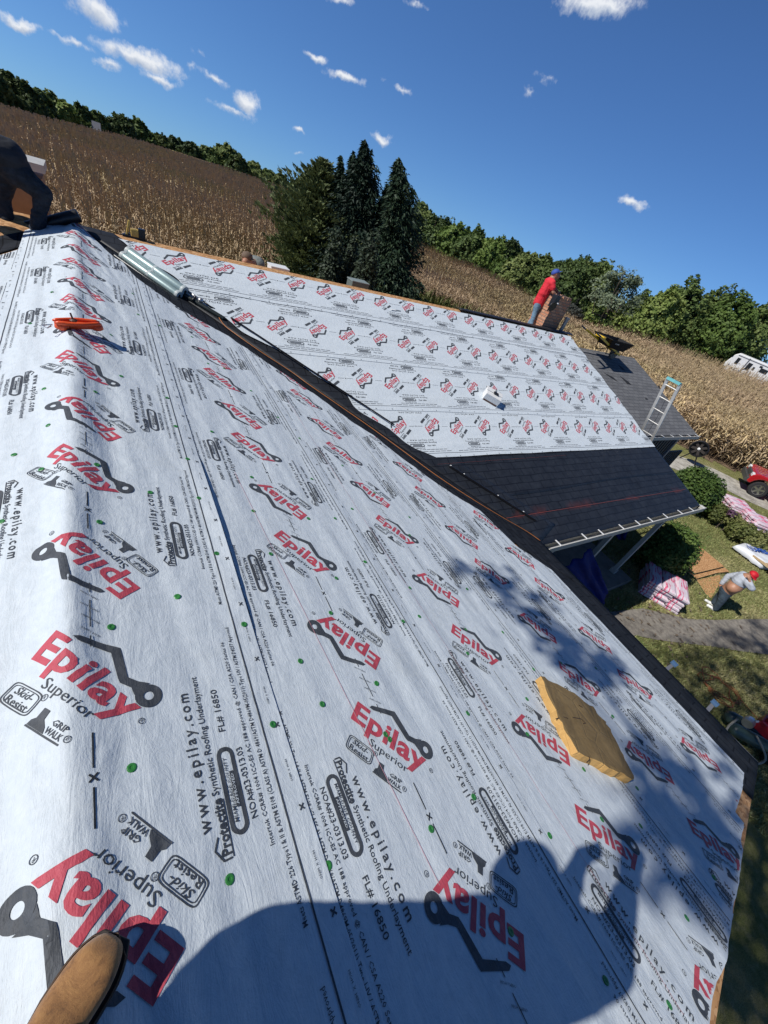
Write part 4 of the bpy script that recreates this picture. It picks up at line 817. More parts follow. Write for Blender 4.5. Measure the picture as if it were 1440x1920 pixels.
def grass():
    rg=np.random.default_rng(4); n=120000; x=rg.uniform(8.5,26,n); y=rg.uniform(-3.6,4.6,n)-(x-8.5)*.0; keep=rg.uniform(0,1,n)<np.clip(1.25-(x-8.5)/16,.18,1); x,y=x[keep],y[keep]
    w=np.array(walk); ins=np.zeros(len(x),bool); j=len(w)-1
    for i in range(len(w)): c_=((w[i,1]>y)!=(w[j,1]>y))&(x<(w[j,0]-w[i,0])*(y-w[i,1])/(w[j,1]-w[i,1]+1e-12)+w[i,0]); ins^=c_; j=i
    rel=np.stack([x-d0[0],y-d0[1]],1)@dn_; k=~ins&(np.abs(rel)>1.35)&~((x<11.6)&(y>1.9)); x,y=x[k],y[k]; n=len(x)
    a=rg.uniform(0,2*PI,n); h=rg.uniform(.03,.085,n); wd=rg.uniform(.008,.018,n); B0=np.stack([x,y,np.full(n,GZ)],1); sv=np.stack([np.cos(a),np.sin(a),0*a],1)*wd[:,None]; tp=B0+np.stack([rg.normal(size=n)*.035,rg.normal(size=n)*.035,h],1)
    V=np.stack([B0-sv,B0+sv,tp],1).reshape(-1,3); m,nt,b=new_mat('grass_blades'); g=nt.nodes.new('ShaderNodeNewGeometry'); n1=noise(nt,.55,4,.6,g.outputs['Position']); n2=noise(nt,14,4,.7,g.outputs['Position']); ad=N(nt,'ShaderNodeMath',operation='MULTIPLY_ADD'); ad.inputs[1].default_value=.5; nt.links.new(n1.outputs[0],ad.inputs[0]); q=N(nt,'ShaderNodeMath',operation='MULTIPLY'); q.inputs[1].default_value=.5; nt.links.new(n2.outputs[0],q.inputs[0]); nt.links.new(q.outputs[0],ad.inputs[2])
    r=ramp(nt,[(.36,(.10,.15,.04)),(.5,(.24,.25,.09)),(.62,(.48,.42,.22))],ad.outputs[0]); nt.links.new(r.outputs[0],b.inputs['Base Color']); b.inputs['Roughness'].default_value=.8
    o=link('grass',raw_mesh('grass',V,np.arange(len(V)).reshape(-1,3),m)); tag(o,kind='stuff')
    # bits of torn shingle and twigs on the lawn by the walk
    n=260; x=rg.normal(11.2,1.6,n); y=rg.normal(1.2,.9,n); a=rg.uniform(0,2*PI,n); L=rg.uniform(.02,.07,n); u_=np.stack([np.cos(a),np.sin(a),0*a],1)*L[:,None]; v_=np.stack([-np.sin(a),np.cos(a),0*a+.15],1)*(L*rg.uniform(.15,.6,n))[:,None]; P=np.stack([x,y,np.full(n,GZ+.045)],1); V,Fq=quads(P,u_,v_); o=link('litter',raw_mesh('litter',V,Fq,simple('roof_litter',(.16,.12,.08),.9,0,.6,20))); tag(o,kind='stuff')
# ------------------------------------------------------------------ osb sheets on the lawn
def sheet_on_ground(label,P,th,z,green=True):
    P3=[gz(p,z) for p in P]; c=np.mean(P3,0); root=thing('osb_panel',label,'wood panel',(c[0],c[1],z-th),group='wood panels on the lawn')
    mb=MB(); mb.prism([p-c+[0,0,th] for p in P3],(0,0,-th+.002)); mb.build('panel_face',[M_OSB],root)
    mb=MB(); n=len(P3)
    for i in range(n):
        a=P3[i]-c+[0,0,th/2]; b_=P3[(i+1)%n]-c+[0,0,th/2]; mb.beam(a,b_,.006,th*.9,)
    mb.build('painted_edge',[simple('green_edge_paint',(.02,.11,.05))],root); return root
sheet_on_ground('topmost wood panel resting on a second panel beside the round shrub',[(1291,1020),(1303,1017),(1358,1062),(1303,1075),(1284,1063)],.03,GZ+.16)
sheet_on_ground('middle wood panel showing as a pale strip beneath the topmost panel',[(1286,1055),(1359,1064),(1368,1072),(1345,1074),(1306,1085),(1281,1066)],.03,GZ+.09)
sheet_on_ground('lowest wood panel flat on the grass beside the man with bare belly',[(1306,1087),(1350,1078),(1352,1090),(1333,1122),(1322,1112)],.02,GZ+.03)
# ------------------------------------------------------------------ shingle bundles
def bundle_mat():
    m,nt,b=new_mat('pink_white_wrapper'); vec=mapping(nt); sp=N(nt,'ShaderNodeSeparateXYZ'); nt.links.new(vec,sp.inputs[0])
    n=noise(nt,4,3,.5,mapping(nt,(.8,7,.8)),.3); r=ramp(nt,[(.40,(.66,.60,.64)),(.5,(.70,.45,.54)),(.57,(.62,.06,.14)),(.66,(.68,.30,.40)),(.8,(.70,.66,.68))],n.outputs[0]); r.color_ramp.interpolation='CONSTANT'
    n2=noise(nt,30,3,.6,vec); nt.links.new(r.outputs[0],b.inputs['Base Color']); b.inputs['Roughness'].default_value=.35; b.inputs['Coat Weight'].default_value=.2; bump(nt,b,n2.outputs[0],.5,.01); return m
M_BUN=bundle_mat(); M_BUN2=simple('bundle_end',(.55,.30,.38),.5,0,.5,30)
def bun_mesh(L=1.0,Wd=.34,h=.085):
    nx,ny=12,6; X,Y=np.meshgrid(np.linspace(-L/2,L/2,nx),np.linspace(-Wd/2,Wd/2,ny),indexing='ij'); e=np.minimum(1,np.minimum((L/2-np.abs(X))/.06,(Wd/2-np.abs(Y))/.05)); Zt=h*(.55+.45*e**.5)+(vnoise(X*12+3,Y*12,41)-.5)*.008; 
    V=np.concatenate([np.stack([X,Y,Zt],-1).reshape(-1,3),np.stack([X,Y,Zt*0],-1).reshape(-1,3)]); Ft=grid_faces(nx,ny); N0=nx*ny; F_=[tuple(f) for f in Ft]+[tuple(f[::-1]+N0) for f in Ft]
    idx=lambda i,j:i*ny+j
    for i in range(nx-1): F_+= [(idx(i,0),idx(i+1,0),idx(i+1,0)+N0,idx(i,0)+N0),(idx(i+1,ny-1),idx(i,ny-1),idx(i,ny-1)+N0,idx(i+1,ny-1)+N0)]
    for j in range(ny-1): F_+= [(idx(0,j+1),idx(0,j),idx(0,j)+N0,idx(0,j+1)+N0),(idx(nx-1,j),idx(nx-1,j+1),idx(nx-1,j+1)+N0,idx(nx-1,j)+N0)]
    me=raw_mesh('shingle_bundle',V,F_,[M_BUN],smooth=False); bm=bmesh.new(); bm.from_mesh(me); bmesh.ops.recalc_face_normals(bm,faces=bm.faces); bm.to_mesh(me); bm.free(); return me
BM=bun_mesh()
def stack(c,ang,layers,across,group,desc):
    ca,sa=math.cos(ang),math.sin(ang); ordn=['lowest','second','third','fourth','fifth','sixth','seventh']
    for l in range(layers):
        for a in range(across):
            o=bpy.data.objects.new('shingle_bundle',BM); COL.objects.link(o); off=(a-(across-1)/2)*.36; jx,jy=random.uniform(-.05,.05),random.uniform(-.03,.03)
            o.location=(c[0]-sa*off+ca*jx-sa*jy,c[1]+ca*off+sa*jx+ca*jy,GZ+.03+l*.088); o.rotation_euler=(random.uniform(-.015,.015),random.uniform(-.015,.015),ang+random.uniform(-.05,.05))
            side=['near','middle','far'][a] if across==3 else ['near','far'][a]
            lay='top' if l==layers-1 else ordn[l]
            tag(o,f'pink and white wrapped shingle bundle, {lay} layer, {side} row, {desc}','shingle bundle',group)
c=gz((1243,1098),GZ+.3); stack(c,math.radians(30),6,3,'shingle bundles stacked below the round shrub','stack under round shrub')
c=gz((1383,948),GZ+.2); stack(c,math.radians(-42),4,3,'shingle bundles stacked beside the driveway','stack nearest the clipped yew')
c=gz((1424,980),GZ+.2); stack(c,math.radians(-42),4,3,'shingle bundles stacked behind the hedge','stack behind the flowering hedge')
# ------------------------------------------------------------------ tarps
def cloth(name,label,cat,P,mat,seed=1,amp=.12,n=22,sag=.1):
    """P: four corner points (world)"""
    P=[np.array(p,float) for p in P]; c=np.mean(P,0); s,t=np.meshgrid(np.linspace(0,1,n),np.linspace(0,1,n),indexing='ij'); s=s[...,None];t=t[...,None]
    Q=P[0]*(1-s)*(1-t)+P[1]*s*(1-t)+P[2]*s*t+P[3]*(1-s)*t
    nn=np.cross(P[1]-P[0],P[3]-P[0]); nn/=np.linalg.norm(nn); w=(vnoise(s[...,0]*5,t[...,0]*1.5,seed)-.5)*2*amp+(vnoise(s[...,0]*12+t[...,0]*3,t[...,0]*5,seed+1)-.5)*amp*.7
    Q=Q+nn*w[...,None]; me=raw_mesh(name,(Q-c).reshape(-1,3),grid_faces(n,n),mat,smooth=True); o=link(name,me); o.location=Vector(c.tolist()); tag(o,label,cat); m=o.modifiers.new('t','SOLIDIFY'); m.thickness=.004; return o
M_BLUE=simple('blue_tarp',(.005,.018,.14),.35,0,.15,6,.01)
M_BLUE.node_tree.nodes['Principled BSDF'].inputs['Roughness'].default_value=.75; M_BLUE.node_tree.nodes['Principled BSDF'].inputs['Specular IOR Level'].default_value=.15
cloth('tarp','dark blue tarp hanging between the porch posts under the gutter','tarp',[gz((1050,1062),-3.0),gz((1108,1028),-2.6),gz((1140,1110),-4.0),gz((1125,1150),-4.45)],M_BLUE,3,.10)
cloth('tarp','bright blue tarp corner lying on the concrete step at the long eave','tarp',[gz((1105,1118),-4.2),gz((1128,1128),-4.0),gz((1157,1166),-4.45),gz((1150,1165),-4.5)],M_BLUE,5,.06)
cloth('tarp','blue tarp end showing below the gutter near the big yew shadow','tarp',[gz((1240,966),-3.9),gz((1282,948),-3.4),gz((1270,968),-4.1),gz((1262,980),-4.4)],M_BLUE,7,.08)
cloth('tarp','blue tarp fold in deep shade behind the second porch post','tarp',[gz((1150,998),-3.4),gz((1186,985),-3.2),gz((1175,1012),-4.1),gz((1160,1012),-4.2)],M_BLUE,9,.1)
# lumber pile under its printed wrap
P=[gz(p,GZ+.30) for p in ((1380,1018),(1402,1011),(1500,1068),(1436,1058))]; c=np.mean(P,0); root=thing('lumber_stack','stack of boards under a white printed wrap at the right edge of the lawn','lumber',(c[0],c[1],GZ))
n=18; s,t=np.meshgrid(np.linspace(0,1,n),np.linspace(0,1,n),indexing='ij'); s=s[...,None];t=t[...,None]; Q=P[0]*(1-s)*(1-t)+P[3]*s*(1-t)+P[2]*s*t+P[1]*(1-s)*t; e=np.minimum(np.minimum(s,1-s),np.minimum(t,1-t))[...,0]; Q[...,2]-=.22*np.clip(1-e/.12,0,1)**2; Q[...,2]+=(vnoise(s[...,0]*7,t[...,0]*7,51)-.5)*.06
o=link('printed_wrap',raw_mesh('printed_wrap',(Q-[c[0],c[1],GZ]).reshape(-1,3),grid_faces(n,n),simple('white_wrap',(.68,.70,.72),.4,0,.08),smooth=True),root); m=o.modifiers.new('t','SOLIDIFY'); m.thickness=.004
e1=P[3]-P[0]; e1/=np.linalg.norm(e1); e2=np.cross((0,0,1.),e1); 
Vt,Tt=text_fit('LUMBER',1.15,.26,bold=.04); mb=MB(); og=gz((1397,1019),GZ+.345)-[c[0],c[1],GZ]
dx=gz((1447,1034),GZ+.345)-gz((1397,1019),GZ+.345); dx/=np.linalg.norm(dx); dy=np.cross((0,0,1.),dx)
mb.add([og+dx*x+dy*(y-.3) for x,y in Vt],Tt.tolist()); mb.build('blue_lettering',[simple('blue_print',(.03,.10,.40))],root)
mb=MB(); r0=gz((1430,1021),GZ+.345)-[c[0],c[1],GZ]; mb.add([r0+dx*.24*math.cos(a)+dy*.16*math.sin(a) for a in np.linspace(0,2*PI,17)[:-1]]+[r0+dx*.14*math.cos(a)+dy*.08*math.sin(a) for a in np.linspace(0,2*PI,17)[:-1]],[(i,(i+1)%16,(i+1)%16+16,i+16) for i in range(16)]); mb.build('red_ring',[simple('red_print',(.6,.03,.04))],root)
M_WOOD=simple('pale_lumber',(.50,.36,.20),.7)
ax=gz((1500,1092),GZ+.2)-gz((1425,1036),GZ+.2); ax[2]=0; ax/=np.linalg.norm(ax); sx_=np.cross((0,0,1.),ax); b0=gz((1428,1038),GZ+.25)-[c[0],c[1],GZ]
for i in range(5): mb=MB(); mb.beam(b0+sx_*(-.1-i*.15),b0+sx_*(-.1-i*.15)+ax*2.4,.13,.05); mb.build('board',[M_WOOD],root)
# compressor in the shade below the long eave
cpos=gz((1412,1375),GZ+.3); root=thing('air_compressor','dark air compressor with a red engine cover on the shaded lawn under the eave','air compressor',(cpos[0],cpos[1],GZ)); R=axes_from((.6,-.8,0),(0,0,1))
mb=MB(); 
for s in (-1,1): mb.lathe([(.02,-.5),(.11,-.45),(.13,-.38),(.13,.38),(.11,.45),(.02,.5)],16,0,(s*.13*.8,s*.13*.6,.28),R)
mb.build('air_tank',[simple('dark_green_tank',(.04,.07,.065),.35)],root,smooth=True); mb=MB(); mb.box((0,0,.62),(.34,.3,.26)); mb.lathe([(.1,0),(.14,.05),(.12,.1)],14,0,(0,0,.74)); mb.build('engine_cover',[simple('red_engine',(.32,.01,.02),.3)],root,bevel=.03)
mb=MB(); mb.lathe([(.09,-.09),(.10,0),(.09,.09)],14,0,(-.25,.22,.56),axes_from((1,0,0),(0,1,0))); mb.tube([(-.2,.2,.6),(-.1,.1,.7),(0,.05,.62)],.02,8); mb.box((.2,-.22,.55),(.16,.14,.2)); mb.build('pump',[M_METAL],root,smooth=False)
mb=MB(); mb.tube(poly_smooth([(-.35,.35,.5),(-.75,.3,.35),(-.7,-.2,.2),(-.35,-.35,.3),(-.3,.0,.5)],5),.02,8); mb.build('loop_hose',[simple('grey_hose',(.25,.24,.2))],root,smooth=True)
for s in (-1,1): mb=MB(); mb.lathe([(.03,-.04),(.17,-.04),(.19,0),(.17,.04),(.03,.04)],16,0,(.25*s*.8+.2,-.25*s*-.6-.3,.19),axes_from((.8,.6,0),(0,0,1))); mb.build('wheel',[M_BLACKP],root,smooth=True)
# hose coil on the grass
c=gz((1348,1292),GZ+.02); root=thing('hose_coil','thin orange hose in loose loops on the shaded grass below the eave','hose',(c[0],c[1],GZ)); P=[]
for k in range(60): a=k*.42; r=.35+.12*math.sin(k*.9)+.08*math.sin(k*.31); P.append((r*math.cos(a)*.8+.04*math.sin(k),r*math.sin(a)*1.1,.03+.01*(k%5)))
P+= [(.2,-.9,.03),(-.1,-1.3,.03),(-.35,-1.1,.2)]; mb=MB(); mb.tube(P,.009,6); mb.build('hose_line',[simple('dull_orange_hose',(.25,.09,.03))],root,smooth=True)
# black round hose reel beside the garage
c=gz((1288,866),GZ); root=thing('hose_reel','black drum shaped reel with a pale hub beside the garage corner','reel',(c[0],c[1],GZ)); vd=(CC-c); vd[2]*=.2; vd/=np.linalg.norm(vd); R=axes_from(vd,(0,0,1))
mb=MB(); mb.lathe([(.34,-.16),(.42,-.12),(.44,.12),(.40,.16),(.38,.16),(.38,-.02),(.0,-.02)],26,0,(0,0,.85),R); mb.build('drum',[M_BLACKP],root,smooth=False)
mb=MB()
for k in range(7): a=k*2*PI/7; d_2=R[:,0]*math.cos(a)+R[:,1]*math.sin(a); mb.beam(np.array((0,0,.85))+R[:,2]*.06+d_2*.07,np.array((0,0,.85))+R[:,2]*.06+d_2*.36,.12,.02,up=R[:,2]); 
mb.build('spoke_plate',[simple('brown_plate',(.035,.028,.024))],root)
mb=MB(); mb.lathe([(.06,0),(.07,.03),(.03,.05)],12,0,np.array((0,0,.85))+R[:,2]*.08,R); mb.build('hub',[M_WHITE],root)
for s in (-1,1): mb=MB(); mb.tube([np.array((0,0,.8)),R[:,1]*0+np.cross(R[:,2],(0,0,1))*s*.4+[0,0,.0]],.03,8); mb.build('stand_leg',[M_BLACKP],root)
# ------------------------------------------------------------------ people
M_RED=simple('red_cloth',(.62,.02,.035),.8,0,.1,10); M_JEAN=simple('faded_denim',(.13,.22,.30),.85,0,.35,14); M_JEAND=simple('dark_denim',(.035,.055,.075),.85,0,.3,14); M_BLK=simple('black_work_clothes',(.010,.013,.020),.8,0,.5,9)
M_GREYS=simple('light_grey_shirt',(.42,.45,.50),.8,0,.08,14); M_CAPB=simple('blue_cap',(.03,.07,.32),.7); M_CAPR=simple('red_cap',(.60,.01,.02),.6); M_HAIR=simple('dark_hair',(.015,.010,.008),.6); M_SHOE=simple('white_sneaker',(.72,.72,.70),.6); M_BROWNC=simple('brown_cap',(.13,.09,.06),.8)
def plane_pts(anchor):
    n=np.array((anchor[0]-CC[0],anchor[1]-CC[1],0.)); n/=np.linalg.norm(n)
    def f(px,off=0.0): return hit(px,n,n@np.array(anchor)+off)
    return f,n
def head(root,c,r,face,up,mat_cap=None,brim=True,capname='cap',voxel=.012):
    """c head centre, r half height, face/up unit-ish vectors; returns capsules to fuse in the body and adds cap"""
    face=np.array(face,float); up=np.array(up,float); up/=np.linalg.norm(up); face-=up*(face@up); face/=np.linalg.norm(face); sd=np.cross(face,up)
    caps=[(c-up*r*.15,c+up*r*.25,r*.72,r*.78),(c-up*r*.55+face*r*.25,c-up*r*.1+face*r*.15,r*.45,r*.6),(c+face*r*.78-up*r*.05,c+face*r*.92-up*r*.28,r*.10,r*.15),
          (c+sd*r*.74-up*r*.1,c+sd*r*.76+up*r*.12,r*.13,r*.15),(c-sd*r*.74-up*r*.1,c-sd*r*.76+up*r*.12,r*.13,r*.15),(c+face*r*.60-up*r*.60,c+face*r*.62-up*r*.72,r*.22,r*.18),(c+face*r*.7-up*r*.48-sd*r*.15,c+face*r*.7-up*r*.48+sd*r*.15,r*.09,r*.09)]
    for s in (-1,1):
        mb=MB(); o_=c+face*r*.74+up*r*.08+sd*s*r*.28-np.array(root.location); mb.lathe([(.001,-r*.07),(r*.09,0),(.001,r*.07)],8,0,o_,axes_from(face,up)); mb.build('eye',[M_HAIR],root,smooth=True)
    if mat_cap is not None:
        mb=MB(); o_=c+up*r*.22-np.array(root.location); R=axes_from(up,face); pr=[(r*.88,0),(r*.90,r*.1),(r*.86,r*.38),(r*.66,r*.68),(r*.3,r*.86),(.004,r*.9)]; mb.lathe(pr,18,0,o_,R)
        if brim:
            n=9; V=[];
            for k in range(n): a=-1.05+2.1*k/(n-1); V+= [o_+face*r*.84*math.cos(a)+sd*r*.84*math.sin(a)+up*r*.10, o_+face*(r*.84*math.cos(a)+r*.75*max(0,math.cos(a*1.35)))+sd*r*.80*math.sin(a)-up*r*.04]
            mb.add(V,[(2*k,2*k+1,2*k+3,2*k+2) for k in range(n-1)])
        mb.build(capname,[mat_cap],root,smooth=True)
    return caps
def hand(c,d,side,s=1.0):
    """palm + five curled fingers as capsules; c wrist, d direction, side thumb direction"""
    d=np.array(d,float); d/=np.linalg.norm(d); side=np.array(side,float); side-=d*(side@d); side/=np.linalg.norm(side); n=np.cross(d,side); out=[(c,c+d*.075*s,.026*s,.036*s,1.15,side)]
    for k,(L,o) in enumerate(((.060,.026),(.070,.009),(.066,-.009),(.052,-.026))):
        b_=c+d*.085*s+side*o*s; m_=b_+(d*.8+n*.5)*L*.55*s; out+= [(b_,m_,.0100*s,.0092*s),(m_,m_+(d*.25+n*.9)*L*.5*s,.0092*s,.008*s)]
    b_=c+d*.02*s+side*.030*s; m_=b_+(d*.6+side*.75)*.045*s; out+= [(b_,m_,.013*s,.011*s),(m_,m_+(d*.8+n*.4)*.032*s,.011*s,.009*s)]
    return out
# 1 man in red shirt, standing behind the ridge at the chimney
an=hit((1003,598),(0,1,0),W+.62); an=np.array(an); f_,n_=plane_pts(an); root=thing('person','man in red shirt, blue cap and faded jeans bending over the brick chimney','person',(an[0],an[1],-T2*.62))
rt=np.cross(n_,(0,0,1.)); hd=f_((1042,515)); hf=(f_((1049,519))-hd); hf=hf+np.array((0,0,-.02)); caps=head(root,hd,.125,hf+n_*.02,(f_((1041,508))-hd),M_CAPB)
nk=f_((1036,523)); sh1=f_((1036,531),-.16); sh2=f_((1027,527),.17); hipc=f_((1011,567)); kn1=f_((1003,586),-.1); kn2=f_((1006,586),.1); ft1=np.array((an[0]-.18,an[1]-.1,-T2*.55)); ft2=np.array((an[0]+.0,an[1]+.12,-T2*.7))
el1=f_((1037,549),-.22); ha1=f_((1047,556),-.10); el2=f_((1042,543),.25); ha2=f_((1051,555),.15)
body=blob('body',caps+[(nk,hd-[0,0,.05],.06,.055),(sh1,el1,.055,.042),(el1,ha1,.042,.030),(sh2,el2,.055,.042),(el2,ha2,.042,.030),(hipc,nk,.13,.10)]+hand(ha1,ha1-el1,n_,1.0)+hand(ha2,ha2-el2,-n_,1.0),[M_SKIN],root,.016,3)
ch=(sh1+sh2)/2; ms=(ch*.45+hipc*.55)
blob('red_shirt',[(hipc,ms,.165,.155,1.15,n_),(ms,ch-[0,0,.02],.165,.15,1.25,n_),(ch,nk-[0,0,.03],.12,.07),(sh1,(sh1*.45+el1*.55),.085,.075),(sh2,(sh2*.45+el2*.55),.085,.075),(ch,sh1,.12,.09),(ch,sh2,.12,.09)],[M_RED],root,.018,5)
blob('jeans',[(hipc-[0,0,.02],hipc+n_*.1-[0,0,.05],.15,.13),(hipc-n_*.08-[0,0,.05],kn1,.115,.08),(kn1,ft1+[0,0,.1],.08,.062),(hipc+n_*.08-[0,0,.05],kn2,.115,.08),(kn2,ft2+[0,0,.1],.08,.062)],[M_JEAN],root,.018,4)
for ft in (ft1,ft2): blob('shoe',[(ft+[0,0,.05],ft+[.18,.0,.035],.05,.04)],[M_BROWNC],root,.015,3)
# his black tool against the chimney
c=hit((1035,572),(0,1,0),W+.12); root=thing('cutoff_saw','black cutting tool held against the left side of the chimney','power tool',tuple(c)); mb=MB(); mb.box((.02,.0,.10),(.16,.16,.30)); mb.lathe([(.13,-.012),(.13,.012)],20,0,(-.08,-.1,-.02),axes_from((0,1,.2),(1,0,0))); mb.tube([(0,0,.25),(.12,.05,.34),(.16,.05,.2)],.02,8); mb.tube([(-.02,.0,.0),(-.1,-.02,-.15)],.02,8); mb.build('saw_body',[M_BLACKP],root,bevel=.02); mb=MB(); mb.lathe([(.03,0),(.02,.03)],10,0,(.06,-.1,.08),axes_from((0,-1,0),(1,0,0))); mb.build('saw_hub',[M_METAL],root)
# 2 worker in black at the ridge junction
an=hit((40,442),(0,1,0),W-.25); f_,n_=plane_pts(an); root=thing('person','worker in black crouched over the black roll on the ridge at the left edge','person',(an[0],an[1],-.05))
hp_=f_((8,300)); sp_=f_((-60,262)); hd=f_((-112,292)); caps=head(root,hd,.12,f_((-120,330))-hd,f_((-135,280))-hd,simple('black_cap',(.008,.01,.014),.8),True,'black_cap')
kn1=f_((80,362),-.15); kn2=f_((2,366),.15); ft1=f_((70,430),-.1); ft2=f_((20,438),.12); shA=f_((-62,270),-.2); shB=f_((-64,275),.2); elA=f_((-70,330),-.25); haA=f_((-40,390),-.15); elB=f_((-84,330),.25); haB=f_((-60,400),.2)
blob('body',caps+[(sp_,hd,.07,.06),(elA,haA,.045,.03),(elB,haB,.045,.03),(hp_,sp_,.12,.12)]+hand(haA,haA-elA,n_)+hand(haB,haB-elB,-n_),[M_SKIN],root,.016,3)
blob('black_jacket',[(f_((14,292)),sp_,.185,.20,1.2,n_),(f_((22,300)),f_((30,312)),.17,.15,1.15,n_),(sp_,shA,.16,.10),(sp_,shB,.16,.10),(shA,elA,.095,.075),(elA,haA*.8+elA*.2,.075,.055),(shB,elB,.095,.07),(elB,haB*.8+elB*.2,.07,.055)],[M_BLK],root,.02,4)
M_TRO=simple('navy_work_trousers',(.014,.020,.030),.85,0,.6,16,.03)
blob('work_trousers',[(f_((14,306)),f_((30,322)),.17,.17,1.15,n_),(f_((34,325),-.05),kn1,.15,.105),(kn1,f_((74,400),-.12),.105,.075),(f_((74,400),-.12),ft1,.072,.085),(f_((8,322),.08),kn2,.15,.105),(kn2,f_((14,410),.12),.10,.075),(f_((14,410),.12),ft2,.075,.088)]+[(kn1*(1-t)+ft1*t+np.array((0,0,.0)),kn1*(1-t)+ft1*t+n_*-.03,.088,.075) for t in (.6,.75,.9)]+[(kn2*(1-t)+ft2*t,kn2*(1-t)+ft2*t-n_*.03,.09,.078) for t in (.6,.75,.9)],[M_TRO],root,.014,2)
for ft in (ft1,ft2): blob('work_boot',[(ft,ft+np.array((.14,-.06,-.02)),.062,.052)],[simple('dark_boot',(.06,.055,.045),.7)],root,.014,3)
# 3 man behind the ridge, head and shoulders only
hd=hit((463,486),(0,1,0),W+1.3); root=thing('person','man in brown cap and grey shirt whose head shows just over the ridge board','person',(hd[0],W+1.3,-T2*1.3-.0)); caps=head(root,hd,.12,(.8,-.5,-.25),(0,0,1),M_BROWNC)
z0=-T2*1.3; c=hd+np.array((.10,.05,-.26)); hp_=np.array((hd[0]+.25,W+1.5,z0+.12))
blob('body',caps+[(hd-[0,0,.06],c,.06,.08),(c,hp_,.13,.13),(hp_,hp_+[-.3,-.3,.05],.09,.07)],[M_SKIN],root,.018,3)
blob('grey_shirt',[(c-[0,0,.02],hp_,.15,.15,1.2),(c-[.14,.02,.02],c-[.32,.05,.22],.08,.06),(c+[.14,.05,-.02],c+[.32,-.05,-.2],.08,.06)],[simple('grey_green_shirt',(.16,.18,.17),.8)],root,.018,3)
# 4 man on the lawn, shirt lifted
an=gz((1337,1143),GZ); f_,n_=plane_pts(an); root=thing('person','man on the lawn in red cap with grey shirt lifted off his bare belly','person',(an[0],an[1],GZ))
rt=f_((1400,1143))-f_((1337,1143)); rt[2]=0; rt/=np.linalg.norm(rt)
hd=f_((1410,1079)); caps=head(root,hd,.125,rt*.6-n_*.8-np.array((0,0,.35)),(.2*rt[0],.2*rt[1],1),M_CAPR)
nk=f_((1399,1084)); shA=f_((1393,1078),.14); shB=f_((1402,1092),-.16); elA=f_((1366,1080),.12); haA=f_((1349,1098),.05); elB=f_((1409,1103),-.22); haB=f_((1405,1088),-.22); bel=f_((1378,1099),-.03); hp_=f_((1362,1108)); kn1=f_((1353,1125),-.10); kn2=f_((1345,1122),.14); ft1=f_((1336,1145),-.05); ft2=f_((1334,1134),.12)
blob('body',caps+[(nk,hd,.07,.06),(bel,nk,.185,.14,1.15,n_),(hp_,bel,.16,.18,1.1,n_),(bel-n_*.05,bel-n_*.10-[0,0,.03],.15,.15),(elA,haA,.045,.03),(elB,haB,.045,.03)]+hand(haA,hp_-haA,(0,0,1))+hand(haB,haB-elB,n_),[simple('tan_skin',(.40,.20,.12),.5,0,.06)],root,.016,3)
tp=f_((1392,1087)); blob('grey_shirt',[(tp,nk,.19,.10,1.1,n_),(tp+(bel-tp)*.25,tp,.20,.19,1.15,n_),(shA,elA,.10,.08),(elA,elA*.25+haA*.75,.08,.06),(shB,elB,.10,.085),(elB,elB*.5+haB*.5,.08,.07),(tp,shA,.15,.11),(tp,shB,.15,.11)],[M_GREYS],root,.018,4)
blob('dark_jeans',[(hp_,hp_+(kn1-hp_)*.2,.175,.16,1.1,n_),(hp_-n_*.06,kn1,.14,.10),(kn1,ft1+[0,0,.1],.10,.08),(hp_+n_*.07,kn2,.14,.10),(kn2,ft2+[0,0,.1],.10,.08)],[M_JEAND],root,.018,4)
for ft in (ft1,ft2): 
    ft=ft.copy(); ft[2]=GZ+.05; d_3=-rt*.8-n_*.3; blob('white_shoe',[(ft,ft+d_3*.2,.055,.048)],[M_SHOE],root,.014,3)
# 5 the photographer: boots on the ridge, phone just behind the lens
M_SUEDE,nt,b=new_mat('tan_suede'); vec=mapping(nt); n1=noise(nt,17,8,.78,vec,1.2); n2=noise(nt,120,4,.7,vec); r=ramp(nt,[(.30,(.10,.045,.014)),(.46,(.27,.125,.036)),(.62,(.36,.18,.055)),(.8,(.46,.26,.09))],n1.outputs[0]); nt.links.new(r.outputs[0],b.inputs['Base Color']); b.inputs['Roughness'].default_value=.75; b.inputs['Sheen Weight'].default_value=.25; p=bump(nt,b,n1.outputs[0],.55,.006); bump(nt,b,n2.outputs[0],.6,.0015,p)
M_SOLE=simple('dark_sole',(.02,.014,.010),.6)
PH_=np.array((0.02,-.28,0.02)); root=thing('person','photographer in tan suede boots and jeans standing on the ridge at the bottom left','person',tuple(PH_))
toeR=hit((205,1795),(0,0,1),.055)
print('toe',toeR)
